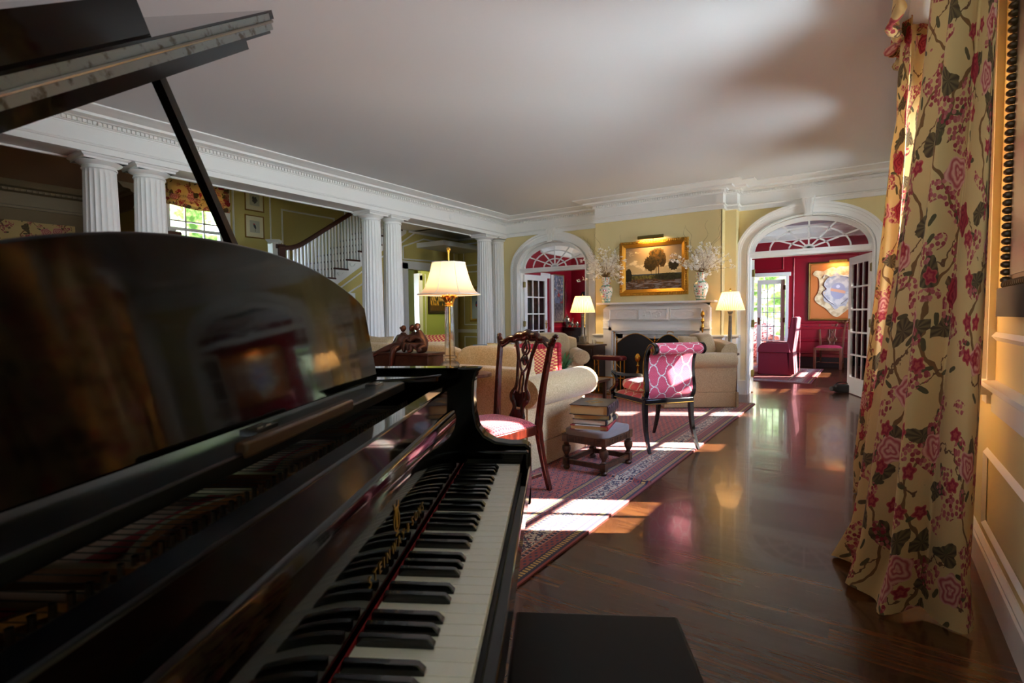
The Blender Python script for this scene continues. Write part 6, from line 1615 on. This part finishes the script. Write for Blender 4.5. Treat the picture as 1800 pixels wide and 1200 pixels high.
# framed painted hide with a crest
hd = framed('framed_crest_hide', 'orange framed picture of a pale hide with painted crest on the crimson wall', 'picture', (-.60, 12.985, 1.605), 0, 1.10, 1.24, .035, .03, mat('dark_gold_frame', (100, 82, 34), .4, metal=.5), mat('orange_mat_board', (186, 104, 44), .7))
b = MB(); b.tube([(x, -.008, z) for x, z in ((-.50, -.57), (.50, -.57), (.50, .57), (-.50, .57))], .006, 4, closed=True); b.build('gold_fillet', Gd, hd)
hide = [(-.20, .46), (-.10, .50), (-.04, .47), (.02, .51), (.10, .50), (.22, .49), (.33, .40), (.44, .34), (.40, .20), (.36, .05), (.36, -.12), (.39, -.20), (.24, -.33), (.10, -.46), (.0, -.54), (-.10, -.50), (-.22, -.36), (-.38, -.24), (-.42, -.14), (-.36, -.02), (-.34, .14), (-.36, .28), (-.46, .36), (-.40, .44), (-.28, .42)]
hp_ = smooth_path([(x, z, 0) for x, z in hide+[hide[0]]], 4)[:-1]
def hide_fn(nt):
    x, y, z = xyz(coords(nt)); n = noise(coords(nt), 7.0, 5.0, .6); return mix(n.ss(.4, .65), srgb(222, 200, 160), srgb(176, 140, 100))
MB().prism([(p.x, p.y) for p in hp_], -.020, -.008, 'XZ').build('hide', mat('pale_hide', (216, 196, 160), .8, fn=hide_fn), hd, ang=30)
def crest_fn(nt):
    x, y, z = xyz(coords(nt)); n = noise(coords(nt), 10.0, 4.0); c = mix(n.ss(.4, .6), srgb(196, 188, 184), srgb(160, 156, 164))
    e = ((x*x)*1.6+z*z).sqrt(); c = mix(e < .17, c, srgb(150, 148, 170)); c = mix((e < .17)*((z+x*.25).abs() < .03), c, srgb(206, 150, 120)); return mix((((x*x)+(z-.09)*(z-.09)).sqrt() < .035), c, srgb(196, 192, 206))
cr = [(.30*cos(2*pi*i/60)*(1+.14*cos(5*2*pi*i/60+.3))*(.86), .36*sin(2*pi*i/60)*(1+.10*cos(7*2*pi*i/60))-.0) for i in range(60)]
b = MB(); b.prism(cr, -.028, -.019, 'XZ')
for s in (-1, 1):
    b.tube(smooth_path([(s*.04, -.030, .32), (s*.18, -.030, .27), (s*.25, -.030, .14), (s*.20, -.030, .04), (s*.27, -.030, -.04), (s*.18, -.030, -.18), (s*.06, -.030, -.28)], 5), .012, 6); b.tube(smooth_path([(s*.15, -.03, .30), (s*.24, -.03, .34), (s*.27, -.03, .28)], 5), .010, 6)
b.build('crest', mat('painted_crest', (170, 166, 176), .7, fn=crest_fn), hd, ang=30)
MB().box(-.16, .16, -.13, -.09, .60, .64).tube([(0, -.11, .62), (0, -.02, .66)], .006, 6).build('picture_light', M['brass'], hd)
sp = bpy.data.lights.new('picture_light_bulb', 'AREA'); sp.shape = 'RECTANGLE'; sp.size = .3; sp.size_y = .02; sp.energy = 2.2; sp.color = (1, .66, .3)
o = bpy.data.objects.new('picture_light_bulb', sp); C.objects.link(o); o.location = (-.60, 12.985-.125, 1.605+.595); o.rotation_euler = (R(35), 0, 0)
bg_ = thing('camera_bag', 'small black bag on the floor inside the open glass door', 'bag', (-.34, 8.86, .001), R(20))
MB().soft((0, 0, .062), (.20, .13, .122), 5, 7).build('body', M['bag'], bg_, ang=70); MB().tube(smooth_path([(-.09, 0, .10), (-.05, .0, .145), (.05, 0, .145), (.09, 0, .10)], 5), .007, 6).build('handle', M['bag'], bg_); MB().tube([(-.10, -.02, .06), (-.155, -.05, .06)], .032, 14).build('lens', M['bag'], bg_)
# commode with silver, lamp and modern painting at the far left
cm = thing('commode', 'dark bow front commode with silver tea set in the crimson room', 'commode', (-6.30, 12.66, 0))
cpts = [(-.50, .24)]+[(-.50+1.0*i/16, -.20-.08*sin(pi*i/16)) for i in range(17)]+[(.50, .24)]
MB().prism(cpts, .10, .80, 'XY').build('body', M['wood_d'], cm, ang=30); MB().prism([(x*1.04, y*1.06) for x, y in cpts], .80, .83, 'XY').build('commode_top', M['wood_d'], cm, ang=30)
for k in range(2):
    for j in range(3): 
        dr = MB().box(-.47+k*.48, -.02+k*.48, -.272, -.26, .15+j*.21, .33+j*.21).build('drawer', M['wood_d'], cm, bevel=.003); MB().sphere((-.24+k*.48, -.282, .24+j*.21), .012, seg=10).build('knob', M['brass'], dr)
for sx in (-.45, .45): MB().tube([(sx, -.18, .10), (sx, -.18, 0)], .03, 8).build('leg', M['wood_d'], cm); MB().tube([(sx, .2, .10), (sx, .2, 0)], .03, 8).build('leg', M['wood_d'], cm)
tr = MB().lathe([(.0, 0), (.28, 0), (.30, .012), (.29, .012), (.0, .005)], seg=40).build('silver_tray', M['silver'], loc=(-6.66, 12.60, .831)); tag(tr, 'round silver tray under the tea set on the commode', 'tray')
def pot(name, label, x, y, s):
    t = thing(name, label, 'silverware', (x, y, .838)); 
    MB().lathe([(.0, 0), (.035*s, 0), (.025*s, .02*s), (.05*s, .05*s), (.075*s, .10*s), (.06*s, .15*s), (.035*s, .17*s), (.04*s, .185*s), (.0, .22*s)], seg=24).build('body', M['silver'], t); MB().sphere((0, 0, .23*s), .012*s, seg=8).build('knob', M['silver'], t)
    MB().tube(smooth_path([(.06*s, 0, .07*s), (.11*s, 0, .10*s), (.12*s, 0, .17*s)], 4), .009*s, 8).build('spout', M['silver'], t); MB().tube(smooth_path([(-.06*s, 0, .07*s), (-.12*s, 0, .08*s), (-.12*s, 0, .16*s), (-.05*s, 0, .16*s)], 4), .006*s, 8).build('handle', M['silver'], t)
pot('silver_teapot', 'tallest silver pot on the commode below the modern painting', -6.76, 12.56, 1.5); pot('silver_sugar_pot', 'small silver pot beside the tall teapot on the commode', -6.58, 12.52, .8); pot('silver_creamer', 'small silver jug at the right of the tray on the commode', -6.47, 12.60, .75)
table_lamp('black_shade_lamp', 'tall lamp with black conical shade on the commode', (-6.27, 12.62, .831), 'cone', .70, .94, .165, .07, stick_base(.68, .04), M['bshade'], watts=16)
def mod_fn(nt):
    u, v, w = uvm(nt); q = vec(nt, u*.6, v); n = noise(q, 4.0, 4.0, .6); n2 = noise(vec(nt, u, v*2.0), 8.0, 3.0)
    c = mix(n.ss(.4, .6), srgb(120, 128, 150), srgb(90, 84, 92)); c = mix((n2 > .56)*(v > .5), c, srgb(196, 178, 170)); c = mix((n > .56)*(v > .35)*(v < .7), c, srgb(170, 60, 50)); return mix((v < .4), c, mix(n2.ss(.4, .6), srgb(120, 110, 112), srgb(76, 70, 74)))
framed('modern_painting', 'tall grey and blue painting on the crimson wall above the commode', 'picture', (-6.845, 12.24, 1.60), R(90), .56, 1.26, .03, .03, mat('thin_silver_frame', (160, 146, 110), .4, metal=.6), mat('modern_canvas', fn=mod_fn))
